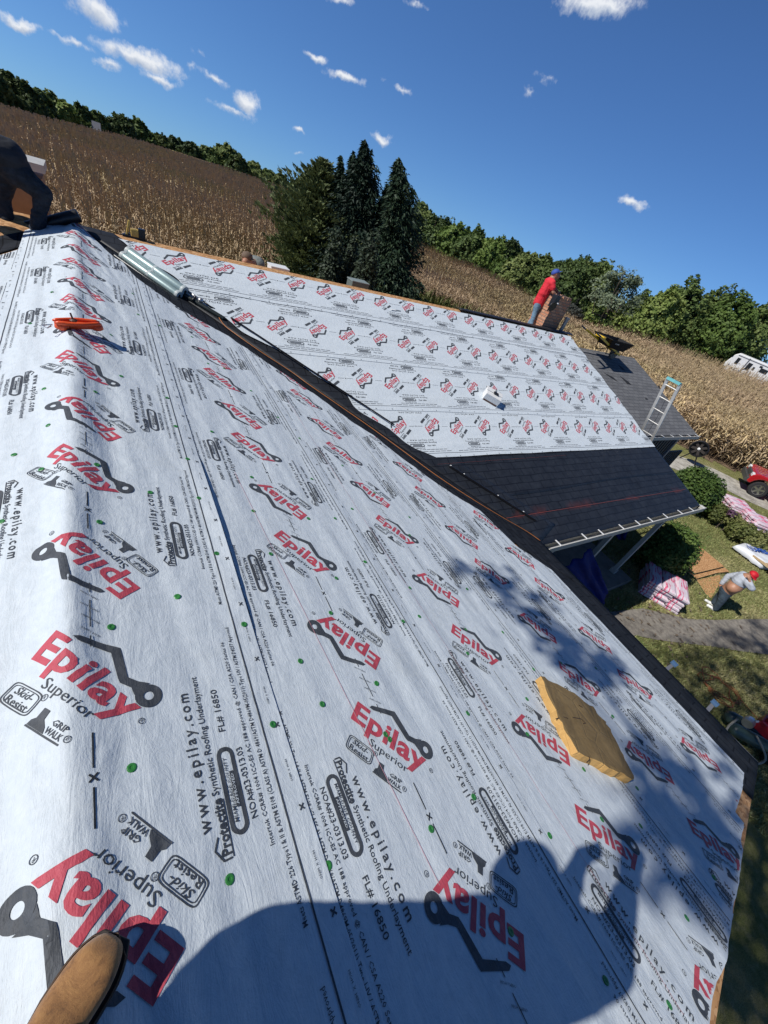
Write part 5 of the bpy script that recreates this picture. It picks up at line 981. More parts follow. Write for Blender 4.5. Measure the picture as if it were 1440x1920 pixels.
def boot(toe,dirv,roll=0,nm='boot'):
    """toe: centre of the toe box top region; dirv: from toe to heel in plan"""
    d=np.array((dirv[0],dirv[1],0.)); d/=np.linalg.norm(d); sd=np.cross((0,0,1.),d); n=17; m=24; V=[]
    secs=[] # distance from toe, half width, height, base lift
    for s in np.linspace(0,1,n):
        x=.295*s; w=.022+.034*min(1,math.sin(min(1,s/.26)*PI/2)**.7); 
        if s>.42: w-=.012*math.sin((s-.42)/.30*PI/2 if s<.72 else PI/2); 
        if s>.92: w*=math.sqrt(max(.02,1-((s-.92)/.09)**2))
        h=.022+.036*min(1,math.sin(min(1,s/.16)*PI/2))+ .075*max(0,(s-.28)/.5)**1.4*(1 if s<.78 else 1)
        secs.append((x,w,min(h,.16)))
    for (x,w,h) in secs:
        for k in range(m):
            a=2*PI*k/m; c_,s_2=math.cos(a),math.sin(a); yy=w*math.copysign(abs(c_)**.8,c_); zz=h*.5+h*.5*math.copysign(abs(s_2)**(.75 if s_2<0 else .95),s_2); V.append(toe+d*x+sd*yy+np.array((0,0,zz)))
    Fs=[tuple(range(m-1,-1,-1))]+[(i*m+k,i*m+(k+1)%m,(i+1)*m+(k+1)%m,(i+1)*m+k) for i in range(n-1) for k in range(m)]+[tuple((n-1)*m+k for k in range(m))]
    mb=MB(); mb.add(np.array(V)-[0,0,0],Fs); bo=mb.build(nm,[M_SUEDE],root,smooth=True,world=True); ss=bo.modifiers.new('s','SUBSURF'); ss.levels=1; ss.render_levels=2
    # shaft
    ank=toe+d*.235+np.array((0,0,.10)); mb=MB(); mb.tube([ank-[0,0,.04],ank+[0,0,.05],ank+d*.01+[0,0,.16]],[.05,.052,.056],20); mb.build('boot_shaft',[M_SUEDE],bo,smooth=True,world=True)
    # welt and sole
    out=[]
    for (x,w,h) in secs: out.append((x,w+.010))
    up_=[toe+d*(x-.006 if i==0 else x)+sd*w for i,(x,w) in enumerate(out)]; dn2=[toe+d*x-sd*w for (x,w) in out[::-1]]
    mb=MB(); mb.prism([p+[0,0,.006] for p in up_+dn2],(0,0,-.018)); mb.build('boot_sole',[M_SOLE],bo,world=True,bevel=.003)
    # stitched welt, crease wrinkles over the toes, side seam
    def skin_pt(i,a,k=1.0):
        x,w,h=secs[i]; c_,s_2=math.cos(a),math.sin(a); return toe+d*x+sd*w*k*math.copysign(abs(c_)**.8,c_)+np.array((0,0,h*.5+h*.5*k*math.copysign(abs(s_2)**.95,s_2)))
    mb=MB(); mb.tube([toe+d*(x)+sd*(w+.006)+[0,0,.008] for x,w,h in secs[1:]][::-1]+[toe-d*.004+[0,0,.008]]+[toe+d*(x)-sd*(w+.006)+[0,0,.008] for x,w,h in secs[1:]],.0022,6); mb.build('welt_stitching',[simple('welt_brown',(.06,.03,.012))],bo,world=True)
    mb=MB(); mb.tube([skin_pt(i,1.2-.02*(i-9),1.012) for i in range(9,16)],.0016,6); mb.tube([skin_pt(i,PI-1.2,1.012) for i in range(9,16)],.0016,6); mb.build('seam',[simple('seam_thread',(.30,.20,.10))],bo,world=True)
    return ank
def SJ(px,z):   # a body point at height z whose shadow on the slope was read off the photograph
    L=LD/-LD[2]; S=main_plane(px); return S-L*(z-S[2])
tip=np.array((.122,.168,.0)); hl=np.array((-.112,-.096)); 
zb=max(main_surf(x*KS,.12,.036)[2] for x in (-.1,-.05,0,.03,.06,.09))+.016
ank=boot(np.array((.118,.176,zb)),hl)
ank2=boot(np.array((.02,-.30,zb)),(-1,-.05))
kn=np.array((-.22,.06,.50)); kn2=np.array((-.20,-.30,.48)); hipc=SJ((585,1870),.92); 
shL_=SJ((885,1728),1.42); shR_=SJ((1000,1860),1.40); hd=SJ((985,1638),1.62); elL=SJ((1055,1700),1.38); elR=SJ((1146,1798),1.40)
hdL=SJ((1094,1600),1.58); hdR=SJ((1180,1642),1.56)
print('photographer',kn,hipc,shL_,shR_,hd,elL)
fx=np.array((1.,.2,0)); caps=head(root,hd,.125,(.9,-.3,-.1),(.2,.05,1),M_HAIR if False else simple('grey_cap',(.12,.12,.12)),True)
mid=(shL_+shR_)/2
grip=CC-CR[:,2]*.03
blob('body',caps+[(mid,hd,.07,.06),(hipc,mid,.14,.13,1.2,(0,1,0)),(elL,hdL,.045,.035),(elR,hdR,.05,.04)]+hand(hdL,grip+CR[:,0]*.0+CR[:,1]*.02-hdL,CR[:,1],1.0)+hand(hdR,grip+CR[:,0]*.05+CR[:,1]*.09-hdR-CR[:,2]*.02,-CR[:,0],1.0)+[(hdR,hdR+(grip-hdR)*.25,.055,.045)],[M_SKIN],root,.014,3)
blob('work_shirt',[(hipc,mid-[0,0,.12],.17,.16,1.2,(0,1,0)),(mid-[0,0,.12],mid,.16,.12,1.2,(0,1,0)),(mid,shL_,.11,.09),(mid,shR_,.11,.10),(shL_,elL,.085,.075),(elL,hdL*.75+elL*.25,.065,.045),(shR_,elR,.10,.095),(elR,hdR*.75+elR*.25,.09,.06),(mid,elR*.5+elL*.5,.12,.09)],[simple('plaid_blue_shirt',(.05,.09,.18),.8)],root,.02,4)
hip_l=hipc+[0,.09,-.03]; hip_r=hipc+[0,-.10,-.03]
blob('jeans',[(hip_l,hip_r,.13,.13),(hip_l,kn,.12,.085),(kn,ank+[0,0,.06],.085,.072),(hip_r,kn2,.12,.085),(kn2,ank2+[0,0,.06],.085,.072)],[M_JEAND],root,.016,4)
ph=thing('phone','dark phone held up between the hands of the photographer','phone',tuple(CC-CR[:,2]*.012+CR[:,0]*.025+CR[:,1]*.055)); mb=MB(); mb.box((0,0,0),(.075,.15,.008),0,CR); mb.build('phone_case',[M_BLACKP],ph,bevel=.002)
# ------------------------------------------------------------------ red truck, trailer, far buildings
M_RP,nt,b=new_mat('red_car_paint'); b.inputs['Base Color'].default_value=(.42,.008,.014,1); b.inputs['Roughness'].default_value=.25; b.inputs['Coat Weight'].default_value=.8
M_CHROME=simple('chrome',(.55,.55,.56),.15,.9,.05); M_TYRE=simple('tyre_rubber',(.02,.02,.021),.8)
def wheel(par,o_,axis,r=.40,w=.26):
    R=axes_from(axis,(0,0,1)); mb=MB(); mb.lathe([(r*.62,-w/2),(r*.93,-w/2),(r,-w*.3),(r,w*.3),(r*.93,w/2),(r*.62,w/2)],28,0,o_,R); wh=mb.build('wheel',[M_TYRE],par,smooth=False)
    mb=MB(); mb.lathe([(r*.6,w*.30),(r*.64,w*.52),(r*.60,w*.52),(r*.54,w*.34),(.02,w*.34)],28,0,o_,R); 
    for k in range(5):
        a=k*2*PI/5; d=R[:,0]*math.cos(a)+R[:,1]*math.sin(a); mb.beam(np.array(o_)+R[:,2]*w*.42,np.array(o_)+R[:,2]*w*.44+d*r*.58,r*.22,.04,up=R[:,2])
    mb.lathe([(r*.16,w*.4),(r*.12,w*.52)],12,0,o_,R); mb.build('rim',[M_CHROME],wh); return wh
def truck():
    wc=gz((1421,917),GZ+.40); d=drv3=np.array((-.40,.92,0)); d/=np.linalg.norm(d); sd=np.array((-d[1],d[0],0)); 
    if sd@(CC-wc)<0: sd=-sd            # side facing the house
    org=np.array((wc[0],wc[1],GZ))-sd*.78-d*1.7; root=thing('pickup_truck','red pickup truck parked on the gravel with its nose towards the garage','pickup truck',tuple(org)); R=np.stack([d,sd,np.array((0,0,1.))],1)
    P=lambda x,y,z:R@np.array((x,y,z))
    prof=[(-2.75,.55),(-2.8,1.08),(-1.0,1.10),(-1.0,1.12),(-.62,1.72),(.55,1.72),(1.15,1.20),(2.35,1.08),(2.58,.95),(2.60,.55),(2.2,.50)]+[(1.7+.5*math.cos(a),.42+.5*math.sin(a)) for a in np.linspace(.2,PI-.2,9)]+[(1.15,.45),(-1.2,.45)]+[(-1.75+.5*math.cos(a),.42+.5*math.sin(a)) for a in np.linspace(.2,PI-.2,9)]
    mb=MB(); low=[p for p in prof]; 
    V=[P(x,.92,z) for x,z in prof]; 
    body=[(x,z) for x,z in prof if z<1.3]; body=[(-2.75,.55),(-2.8,1.10),(1.15,1.12),(2.20,1.06),(2.36,.92),(2.40,.55),(2.22,.50)]+[(1.7+.5*math.cos(a),.42+.5*math.sin(a)) for a in np.linspace(.25,PI-.25,9)]+[(-1.22,.45)]+[(-1.75+.5*math.cos(a),.42+.5*math.sin(a)) for a in np.linspace(.25,PI-.25,9)]
    mb.prism([P(x,-.92,z) for x,z in body],R[:,1]*1.84); mb.build('truck_body',[M_RP],root,bevel=.05)
    mb=MB(); cab=[(-1.05,1.10),(-.8,1.70),(.40,1.72),(1.12,1.12)]; a=[P(x,-.86 if z<1.3 else -.70,z) for x,z in cab]; b_=[P(x,.86 if z<1.3 else .70,z) for x,z in cab]; mb.add(a+b_,[(0,1,2,3),(7,6,5,4),(0,4,5,1),(1,5,6,2),(2,6,7,3),(3,7,4,0)]); mb.build('truck_cab',[M_RP],root,bevel=.04)
    for s in (-1,1):
        mb=MB(); q=[(-.85,1.18),(-.70,1.60),(-.1,1.62),(-.1,1.18)]; q2=[(-.02,1.18),(-.02,1.62),(.33,1.62),(.85,1.18)]
        for qq in (q,q2): mb.add([P(x,s*(.845-.15*(z-1.12)/.6+.03),z) for x,z in qq],[(0,1,2,3)])
        mb.build('side_window',[M_GLASS],root)
        mb=MB(); mb.box(P(2.26,s*.72,.90),(.24,.34,.17),0,R); mb.build('headlight',[M_WHITE],root,bevel=.03)
    mb=MB(); mb.add([P(.47,-.68,1.66),P(.47,.68,1.66),P(1.06,.80,1.18),P(1.06,-.80,1.18)],[(0,1,2,3)]); w=mb.build('windscreen',[M_GLASS],root); w.location=Vector((R[:,0]*.03+np.array((0,0,.02))).tolist())
    mb=MB(); mb.box(P(2.40,0,.62),(.18,1.80,.26),0,R); mb.box(P(2.36,0,.86),(.08,1.0,.2),0,R); mb.build('front_bumper',[simple('grey_bumper',(.06,.06,.055),.5)],root,bevel=.03)
    mb=MB(); mb.box(P(-1.9,0,1.02),(1.6,1.6,.2),0,R); mb.build('bed_liner',[M_BLACKP],root)
    for x in (1.7,-1.75):
        for s in (-1,1): wheel(root,P(x,s*.80,.40),sd*s)
truck()
def place(azd,D,z): a=math.radians(azd); return np.array((CC[0]+D*math.sin(a),D*math.cos(a),z))
def trailer():
    az0,_=azel((1358,683)); az1,_=azel((1448,706)); D=67; a=place(az0,D,0); b_=place(az1,D*1.0,0); d=(b_-a); L=np.linalg.norm(d[:2]); d/=L
    zt=hit((1372,670),(0,0,1),0)*0; v=ray((1372,671)); v/=v[2]; 
    dd=np.hypot(*ray((1372,671))[:2])/abs(ray((1372,671))[2]); ztop=1.6-D/dd+.75
    g=ztop-2.9; sd=np.array((-d[1],d[0],0)); 
    if sd@(CC-a)<0: sd=-sd
    root=thing('travel_trailer','long white travel trailer parked beyond the cornfield in front of the trees','trailer',(a[0],a[1],g)); R=np.stack([d,sd,np.array((0,0,1.))],1); P=lambda x,y,z:R@np.array((x,y,z))
    prof=[(.05,.9),(-.1,1.5),(.25,2.6),(.6,2.9),(L-1.2,2.9),(L-.4,2.5),(L,1.5),(L-.3,.7),(L-.9,.55),(.4,.6)]
    mb=MB(); mb.prism([P(x,-2.4,z) for x,z in prof],R[:,1]*2.4); mb.build('trailer_shell',[M_WHITE],root,bevel=.08)
    for (x,z,w,h) in ((.9,2.1,.35,.7),(L*.46,2.0,.45,.8),(L*.57,2.0,.2,.35),(L*.78,2.15,.8,.45),(L*.68,2.45,.3,.2)): mb=MB(); mb.box(P(x,.02,z),(w,.04,h),0,R); mb.build('trailer_window',[M_GLASS],root)
    mb=MB(); mb.box(P(L*.5,.015,2.68),(L*.75,.03,.07),0,R); mb.box(P(L*.38,.02,1.8),(.12,.04,2.0),0,R); mb.box(P(L*.5,.015,1.15),(L*.7,.03,.06),0,R); mb.build('trim_stripe',[simple('trailer_trim',(.12,.12,.13))],root)
    for x in (L*.55,L*.65): mb=MB(); mb.lathe([(.2,-.1),(.38,-.1),(.38,.1),(.2,.1)],18,0,P(x,-.05,.38),axes_from(sd,(0,0,1))); mb.build('wheel',[M_TYRE],root)
    mb=MB(); mb.tube([P(L-.3,-1.2,.6),P(L+1.2,-1.2,.5)],.06,8); mb.build('tow_hitch',[M_BLACKP],root)
trailer()
def far_house(px,D,w,h,wallc,roofc,label,yaw=.4):
    azd,el=azel(px); c=place(azd,D,1.6+D*math.tan(math.radians(el))); z0=float(ground_z(c[0],c[1])); h=max(h,c[2]-z0); root=thing('farmhouse',label,'house',(c[0],c[1],z0),(0,0,yaw)); mb=MB(); mb.box((0,0,h*.35),(w,w*.6,h*.7)); mb.prism([(-w/2,-w*.3,h*.7),(-w/2,w*.3,h*.7),(-w/2,0,h*.95)],(w,0,0)); mb.build('wall',[simple('far_wall',wallc,.7)],root)
    mb=MB(); 
    for s in (-1,1): mb.prism([(-w*.54,s*w*.34,h*.67),(w*.54,s*w*.34,h*.67),(w*.54,0,h),(-w*.54,0,h)],(0,0,.12))
    mb.build('roof',[simple('far_roof',roofc,.7)],root)
    for x in (-.3,0,.3): mb=MB(); mb.box((w*x,-w*.3-.02,h*.38),(w*.1,.06,h*.2)); mb.build('window',[M_GLASS],root)
far_house((394,357 if False else 338),118,3.2,2.2,(.62,.62,.62),(.35,.36,.38),'tiny white farmhouse among the trees just left of the pine',.2)
far_house((547,350),108,2.2,2.0,(.45,.10,.06),(.6,.6,.6),'tiny red farm shed with pale roof touching the left edge of the pine',.3)
far_house((326,262),150,3.6,2.2,(.40,.40,.40),(.30,.31,.33),'tiny grey farmhouse on the open slope between the dark trees',.5)
far_house((180,230),109,1.2,1.2,(.62,.62,.60),(.25,.25,.27),'tiny white farmhouse below the trees at the upper left',-.2)
far_house((1222,596),68,2.5,2.4,(.33,.10,.06),(.5,.5,.5),'tiny red farm shed glimpsed behind the right hand trees',-.2)
# open straw coloured slope between the far trees
A=[place(a,d,0) for a,d in ((6.8,126),(10.6,126),(10.0,150),(7.2,150))]; V=np.array([(p[0],p[1],float(ground_z(p[0],p[1]))+2.4+(.9 if i>1 else 0)) for i,p in enumerate(A)]); 
mb=MB(); mb.add(V,[(0,1,2,3)]); mb.add([tuple(v-[0,0,4]) for v in V[:2]]+[tuple(V[1]),tuple(V[0])],[(0,1,2,3)]); o=mb.build('straw_slope',[simple('straw_field',(.34,.29,.12),.9,0,.2,.3)]); tag(o,kind='structure')
# ------------------------------------------------------------------ vegetation
def leaf_mat(name,c1,c2,c3,trans=.25,scale=.9):
    m,nt,b=new_mat(name); tc=nt.nodes.new('ShaderNodeNewGeometry'); n=noise(nt,scale,4,.7,tc.outputs['Position']); oi=nt.nodes.new('ShaderNodeObjectInfo')
    n2=noise(nt,9,2,.5,tc.outputs['Position']); ad=N(nt,'ShaderNodeMath',operation='MULTIPLY_ADD'); ad.inputs[1].default_value=.5; nt.links.new(n2.outputs[0],ad.inputs[0]); 
    a2=N(nt,'ShaderNodeMath',operation='MULTIPLY_ADD'); a2.inputs[1].default_value=.28; a2.inputs[2].default_value=-.14; nt.links.new(oi.outputs['Random'],a2.inputs[0])
    a3=N(nt,'ShaderNodeMath',operation='MULTIPLY_ADD'); a3.inputs[1].default_value=.6; nt.links.new(n.outputs[0],a3.inputs[0]); nt.links.new(a2.outputs[0],a3.inputs[2]); nt.links.new(a3.outputs[0],ad.inputs[2])
    r=ramp(nt,[(.35,c1),(.55,c2),(.75,c3)],ad.outputs[0]); nt.links.new(r.outputs[0],b.inputs['Base Color']); b.inputs['Roughness'].default_value=.6; b.inputs['Specular IOR Level'].default_value=.25
    if trans:
        out=nt.nodes['Material Output']; tr=nt.nodes.new('ShaderNodeBsdfTranslucent'); nt.links.new(r.outputs[0],tr.inputs[0]); mx=nt.nodes.new('ShaderNodeMixShader'); mx.inputs[0].default_value=trans; nt.links.new(b.outputs[0],mx.inputs[1]); nt.links.new(tr.outputs[0],mx.inputs[2]); nt.links.new(mx.outputs[0],out.inputs['Surface'])
    return m
M_LEAF=[leaf_mat('broad_leaves',(0.057,0.090,0.029),(0.121,0.175,0.048),(0.251,0.288,0.095)),leaf_mat('yellowing_leaves',(0.069,0.110,0.028),(0.146,0.218,0.049),(0.257,0.312,0.088)),leaf_mat('dark_leaves',(0.036,0.060,0.022),(0.075,0.110,0.034),(0.143,0.175,0.054))]
M_BARK=simple('bark',(.09,.07,.05),.9,0,.3)
def quads(C_,U_,V_): # centres, half axes -> verts, faces
    V=np.stack([C_-U_-V_,C_+U_-V_*.6,C_+U_*.7+V_,C_-U_*.8+V_*.9],1).reshape(-1,3); return V,np.arange(len(V)).reshape(-1,4)
def rand_dir(n,rg): 
    d=rg.normal(size=(n,3)); return d/np.linalg.norm(d,axis=1,keepdims=True)
def crown_quads(clumps,per,size,rg,flat=.8):
    Cs=[];nrm=[]
    for (c,r) in clumps:
        n=int(per*max(.4,(r[0] if hasattr(r,'__len__') else r))); d=rand_dir(n,rg); rad=rg.uniform(.35,1.25,n)**.8; rr=np.array(r if hasattr(r,'__len__') else (r,r,r*flat)); Cs.append(np.array(c)+d*rad[:,None]*rr); nrm.append(d)
    C_=np.concatenate(Cs); nr=np.concatenate(nrm); n=len(C_); w=nr+rg.normal(size=(n,3))*.55+np.array((0,0,.25)); w/=np.linalg.norm(w,axis=1,keepdims=True); a=np.cross(w,rand_dir(n,rg)); a/=np.linalg.norm(a,axis=1,keepdims=True)+1e-9; b_=np.cross(w,a); s=size*rg.uniform(.6,1.35,n)[:,None]; return quads(C_,a*s,b_*s*.8)
def crown_env(h,w,low,n,size,seed,rg,depth=.9,open_=.46):
    d=rand_dir(n*3,rg); d[:,2]=np.where(d[:,2]<-.55,-d[:,2],d[:,2]); r=rg.uniform(0,1,len(d))**.33; o=np.array((seed*1.7,seed*.9,seed*2.3))
    Rm=1+.62*(vn3(d*1.9+o,1)-.5)+.42*(vn3(d*4.3+o,2)-.5)+.20*(vn3(d*10+o,4)-.5); P=d*(r*Rm)[:,None]; P[:,0]*=w/2*(1-.28*P[:,2]); P[:,1]*=w/2*depth*(1-.28*np.clip(P[:,2],-1,1)); P[:,2]=P[:,2]*h*(1-low)*.45+h*(1+low)*.46
    q=P/w; k=(.62*vn3(q*6.5+o,3)+.38*vn3(q*15+o,5)+.16*(r-.5)>open_); P=P[k][:n]; dd=d[k][:n]; m=len(P)
    wv=dd*.8+rg.normal(size=(m,3))*.6+np.array((0,0,.35)); wv/=np.linalg.norm(wv,axis=1,keepdims=True); a=np.cross(wv,rand_dir(m,rg)); a/=np.linalg.norm(a,axis=1,keepdims=True)+1e-9; b_=np.cross(wv,a); sz=size*rg.uniform(.5,1.4,m)[:,None]; return quads(P,a*sz,b_*sz*.75)
def decid(name,label,cat,base,h,w,mat,seed,group,size=.20,per=420,trunk=True,low=.15,depth=.8):
    rg=np.random.default_rng(seed); root=thing(name,label,cat,tuple(base),group=group); cl=[]
    nc=14
    for k in range(nc):
        t=(k+.5)/nc; z=h*(low+(1-low)*t*.93); prof=math.sin(PI*min(1,(.18+.82*t)**1.0*.88+.08))**.6; ang=k*2.4+rg.uniform(-.4,.4); rr=w/2*prof*rg.uniform(.2,.98); r=w*rg.uniform(.075,.19)*(1 if t<.85 else .8); cl.append((np.array((math.cos(ang)*rr,math.sin(ang)*rr*depth,z-r*.2)),r))
    V,Fq=crown_env(h,w,low,per,size,seed,rg,open_=.45 if mat is not M_SILVER else .53); o=link('crown',raw_mesh('crown',V,Fq,mat),root)
    if trunk:
        mb=MB(); mb.tube([(0,0,0),(.05*w,0,h*.25),(0,.03*w,h*.55),(.02*w,0,h*.8)],[w*.035,w*.028,w*.018,w*.006],8)
        for (c,r) in cl[::2]: z0=max(h*.18,c[2]*.55); mb.tube([(.02*w,0,z0),tuple(c*.6+np.array((0,0,z0))*.4*0+np.array((0,0,(z0-c[2])*.15))),tuple(c)],[w*.016,w*.01,w*.004],5)
        mb.build('trunk',[M_BARK],root,smooth=True)
    return root
# right hand tree line: (px of crown top, px of crown base at the field edge, half width px)
RT=[(800,378,30,0,'rounded tree directly right of the dark spruces'),(832,398,30,0,'second tree right of the spruces with an even green crown'),(868,412,30,1,'light green tree above the widest part of the far field'),(905,425,30,0,'low rounded tree in the middle of the tree line'),(938,440,28,1,'yellow green tree left of the man in red'),(968,445,28,2,'thin grey green tree with open top left of the man in red'),(998,462,28,0,'dense tree directly behind the man in red'),(1030,478,28,0,'rounded tree behind the blue cap'),(1066,482,34,0,'broad tree above the chimney'),(1078,545,30,3,'dusty dark grey bush behind the chimney'),(1112,468,44,0,'tall wide tree right of the chimney'),(1150,474,40,0,'tall tree leaning right with a ragged top above the wheelbarrow'),(1195,490,44,4,'sparse silvery tree at the gap in the tree line'),(1160,560,36,1,'bright green low tree above the wheelbarrow handles'),(1222,545,26,0,'small tree filling the gap before the tall right hand group'),(1270,528,38,1,'tall sunlit tree just right of the gap'),(1318,520,46,0,'tallest broad tree of the right hand group'),(1365,535,44,0,'broad tree above the white trailer'),(1412,548,44,1,'tree at the right edge with a pale sunlit crown'),(1455,555,46,0,'tree cut by the right edge of the picture'),(1290,600,34,2,'low dark green tree at the foot of the right hand group'),(1345,615,34,2,'low dark tree directly behind the trailer nose'),(1405,630,34,2,'low dark tree behind the trailer tail'),(1235,600,30,2,'low dark bush beneath the gap in the tree line'),(960,478,24,1,'low bright bush at the field edge left of the man in red')]
M_DUST=leaf_mat('dusty_leaves',(0.058,0.065,0.055),(0.098,0.104,0.085),(0.143,0.150,0.117)); M_SILVER=leaf_mat('silvery_leaves',(0.084,0.114,0.064),(0.159,0.198,0.117),(0.253,0.302,0.185))
def tree_from_px(x,y,hw,k,desc,far=False,seed=0,group=''):
    azd,el=azel((x,y)); D,zD=far_edge(azd); D=float(D)+4+ (seed%3)*2.2; zD=float(ground_z(*place(azd,D,0)[:2])); top=1.6+D*math.tan(math.radians(el)); h=top-zD; az2,_=azel((x+hw,y+hw*.38)); w=2*D*abs(math.radians(az2-azd)); w=max(w,h*.6)*1.30
    mat=[M_LEAF[0],M_LEAF[1],M_LEAF[2],M_DUST,M_SILVER][k]; sz=.0021*D*(1.0 if k!=4 else .75); per=(11000 if k!=4 else 5000) if not far else 4200
    decid('bush' if 'bush' in desc else 'deciduous_tree',desc,'bush' if 'bush' in desc else 'tree',place(azd,D,zD),h,w,mat,100+seed,group,sz,per,low=.05 if k!=4 else .3)
for i,(x,y,hw,k,d) in enumerate(RT): tree_from_px(x,y,hw,k,d,seed=i,group='trees along the far edge of the field')
LT=[(-70,95,40,2,'dark tree beyond the left edge of the frame'),(-30,108,34,2,'leftmost tall dark tree on the horizon'),(8,122,30,2,'dark tree at the upper left corner of the field'),(40,140,26,2,'dark rounded tree second from the left edge'),(66,158,22,0,'green tree third from the left edge'),(92,165,20,0,'grey green tree above the left part of the field'),(118,185,20,1,'yellow green tree above the tiny white farmhouse'),(150,190,22,0,'pale green tree with soft outline right of the yellow green one'),(178,202,20,0,'feathery tree left of the big dark oak'),(222,208,28,2,'big very dark rounded oak standing out on the left horizon'),(262,222,22,0,'lighter tree touching the big dark oak'),(292,246,12,2,'small dark tree right of the big oak'),(306,252,10,2,'small pointed dark tree above the straw slope'),(324,254,12,2,'small round tree above the grey farmhouse'),(340,262,12,0,'small tree right of the grey farmhouse'),(356,264,20,2,'dark tree at the right end of the straw slope'),(388,270,22,0,'pale tree left of the tall twin topped tree'),(428,264,22,0,'tall twin topped tree in the left tree line'),(448,290,20,2,'dark tree right of the twin topped tree'),(478,298,20,0,'mid green tree halfway to the pine'),(505,312,16,0,'rounded low tree approaching the pine'),(530,322,14,2,'last dark tree before the pine'),(560,335,20,0,'tree partly hidden behind the pine'),(160,222,20,2,'low dark bush beside the tiny white farmhouse'),(275,258,14,0,'low bush at the left end of the straw slope')]
for i,(x,y,hw,k,d) in enumerate(LT): tree_from_px(x,y,hw,k,d,True,60+i,'trees along the left horizon')
# conifers
M_SPR=leaf_mat('spruce_needles',(0.012,0.025,0.016),(0.022,0.044,0.024),(0.048,0.076,0.036),.05,1.2); M_PINE=leaf_mat('pine_needles',(0.032,0.047,0.018),(0.076,0.101,0.036),(0.144,0.173,0.068),.15,1.0)
def conifer(name,label,base,h,w,mat,seed,droop=.35,sprig=.16,n_br=330,bare=.02,fluffy=False,lean=(0,0)):
    rg=np.random.default_rng(seed); root=thing(name,label,'tree',tuple(base),group='conifers behind the cross roof'); Cs=[];Us=[];Vs=[]
    for k in range(n_br):
        t=((k+.5)/n_br)**.85; z=h*(bare+(1-bare)*t); L=w/2*(min(1,(1-t)*1.75)**.8+.02)*rg.uniform(.38,1.3)*(1+.35*math.sin(k*2.39996*1.0+seed+t*9)); 
        if t<.12: L*=.75+2*t
        a=k*2.39996+rg.uniform(-.3,.3); d=np.array((math.cos(a),math.sin(a),0)); m=int(10+L*26); s=rg.uniform(.05,1,m)**.75
        up=.35*(t**2); P=d*(s*L)[:,None]+np.array((0,0,1.))*(z+up*s*L-droop*L*s**2+ .12*L*s**4)[:,None]; side=np.cross(d,(0,0,1.)); sp=rg.normal(size=m)*(.22*L*(1-s*.6)+.03); P+=side*sp[:,None]; P[:,2]-=np.abs(sp)*.35+ (rg.uniform(0,.25,m) if not fluffy else 0); P+=np.array((lean[0],lean[1],0))*(z/h)
        dirs=d*.8+side*np.sign(sp)[:,None]*.55+np.array((0,0,-.45 if not fluffy else .55)) +rg.normal(size=(m,3))*.25; dirs/=np.linalg.norm(dirs,axis=1,keepdims=True)
        wd=np.cross(dirs,rg.normal(size=(m,3))); wd/=np.linalg.norm(wd,axis=1,keepdims=True); q=sprig*rg.uniform(.6,1.3,m)[:,None]; Cs.append(P);Us.append(dirs*q);Vs.append(wd*q*(.32 if not fluffy else .45))
    C_=np.concatenate(Cs);U_=np.concatenate(Us);Vv=np.concatenate(Vs); V=np.stack([C_-U_*.6-Vv,C_+U_,C_-U_*.6+Vv],1).reshape(-1,3); Fq=np.arange(len(V)).reshape(-1,3); link('crown',raw_mesh('crown',V,Fq,mat),root)
    mb=MB(); mb.tube([(0,0,0),(lean[0]*.5,lean[1]*.5,h*.5),(lean[0],lean[1],h*.98)],[w*.035+.05,w*.02+.03,.02],8)
    mb.build('trunk',[M_BARK],root,smooth=True); return root
def con_px(px,bpx,D,w,name,label,mat,seed,**k):
    azd,el=azel(px); ab,_=azel(bpx); c=place(ab,D,GZ); top=place(azd,D,1.6+D*math.tan(math.radians(el))); conifer(name,label,c,top[2]-GZ,w,mat,seed,lean=(top[0]-c[0],top[1]-c[1]),**k)
con_px((605,298),(592,545),22.8,5.2,'pine_tree','olive green bushy pine left of the dark spruces',M_PINE,11,droop=.05,sprig=.115,n_br=760,fluffy=True)
con_px((580,326),(580,545),23.6,3.0,'pine_tree','shorter olive green pine at the left end of the conifers',M_PINE,17,droop=.05,sprig=.115,n_br=460,fluffy=True)
con_px((684,262),(694,560),22.0,4.1,'spruce_tree','tallest dark blue green spruce in the middle of the conifers',M_SPR,12,droop=.45,n_br=760,sprig=.12)
con_px((663,284),(672,555),22.4,2.9,'spruce_tree','slim dark spruce spire just left of the tallest spruce',M_SPR,14,droop=.45,n_br=420,sprig=.12)
con_px((640,292),(655,555),22.6,2.0,'spruce_tree','slimmest dark spruce spire between the pine and the tallest spruce',M_SPR,15,droop=.45,n_br=420,sprig=.12)
con_px((748,296),(758,585),21.5,4.2,'spruce_tree','dark spruce on the right of the tallest one',M_SPR,13,droop=.45,n_br=760,sprig=.12)
con_px((727,345),(728,585),22.2,3.6,'spruce_tree','low dark spruce filling the gap between the two tall spruces',M_SPR,19,droop=.45,n_br=560,sprig=.12)
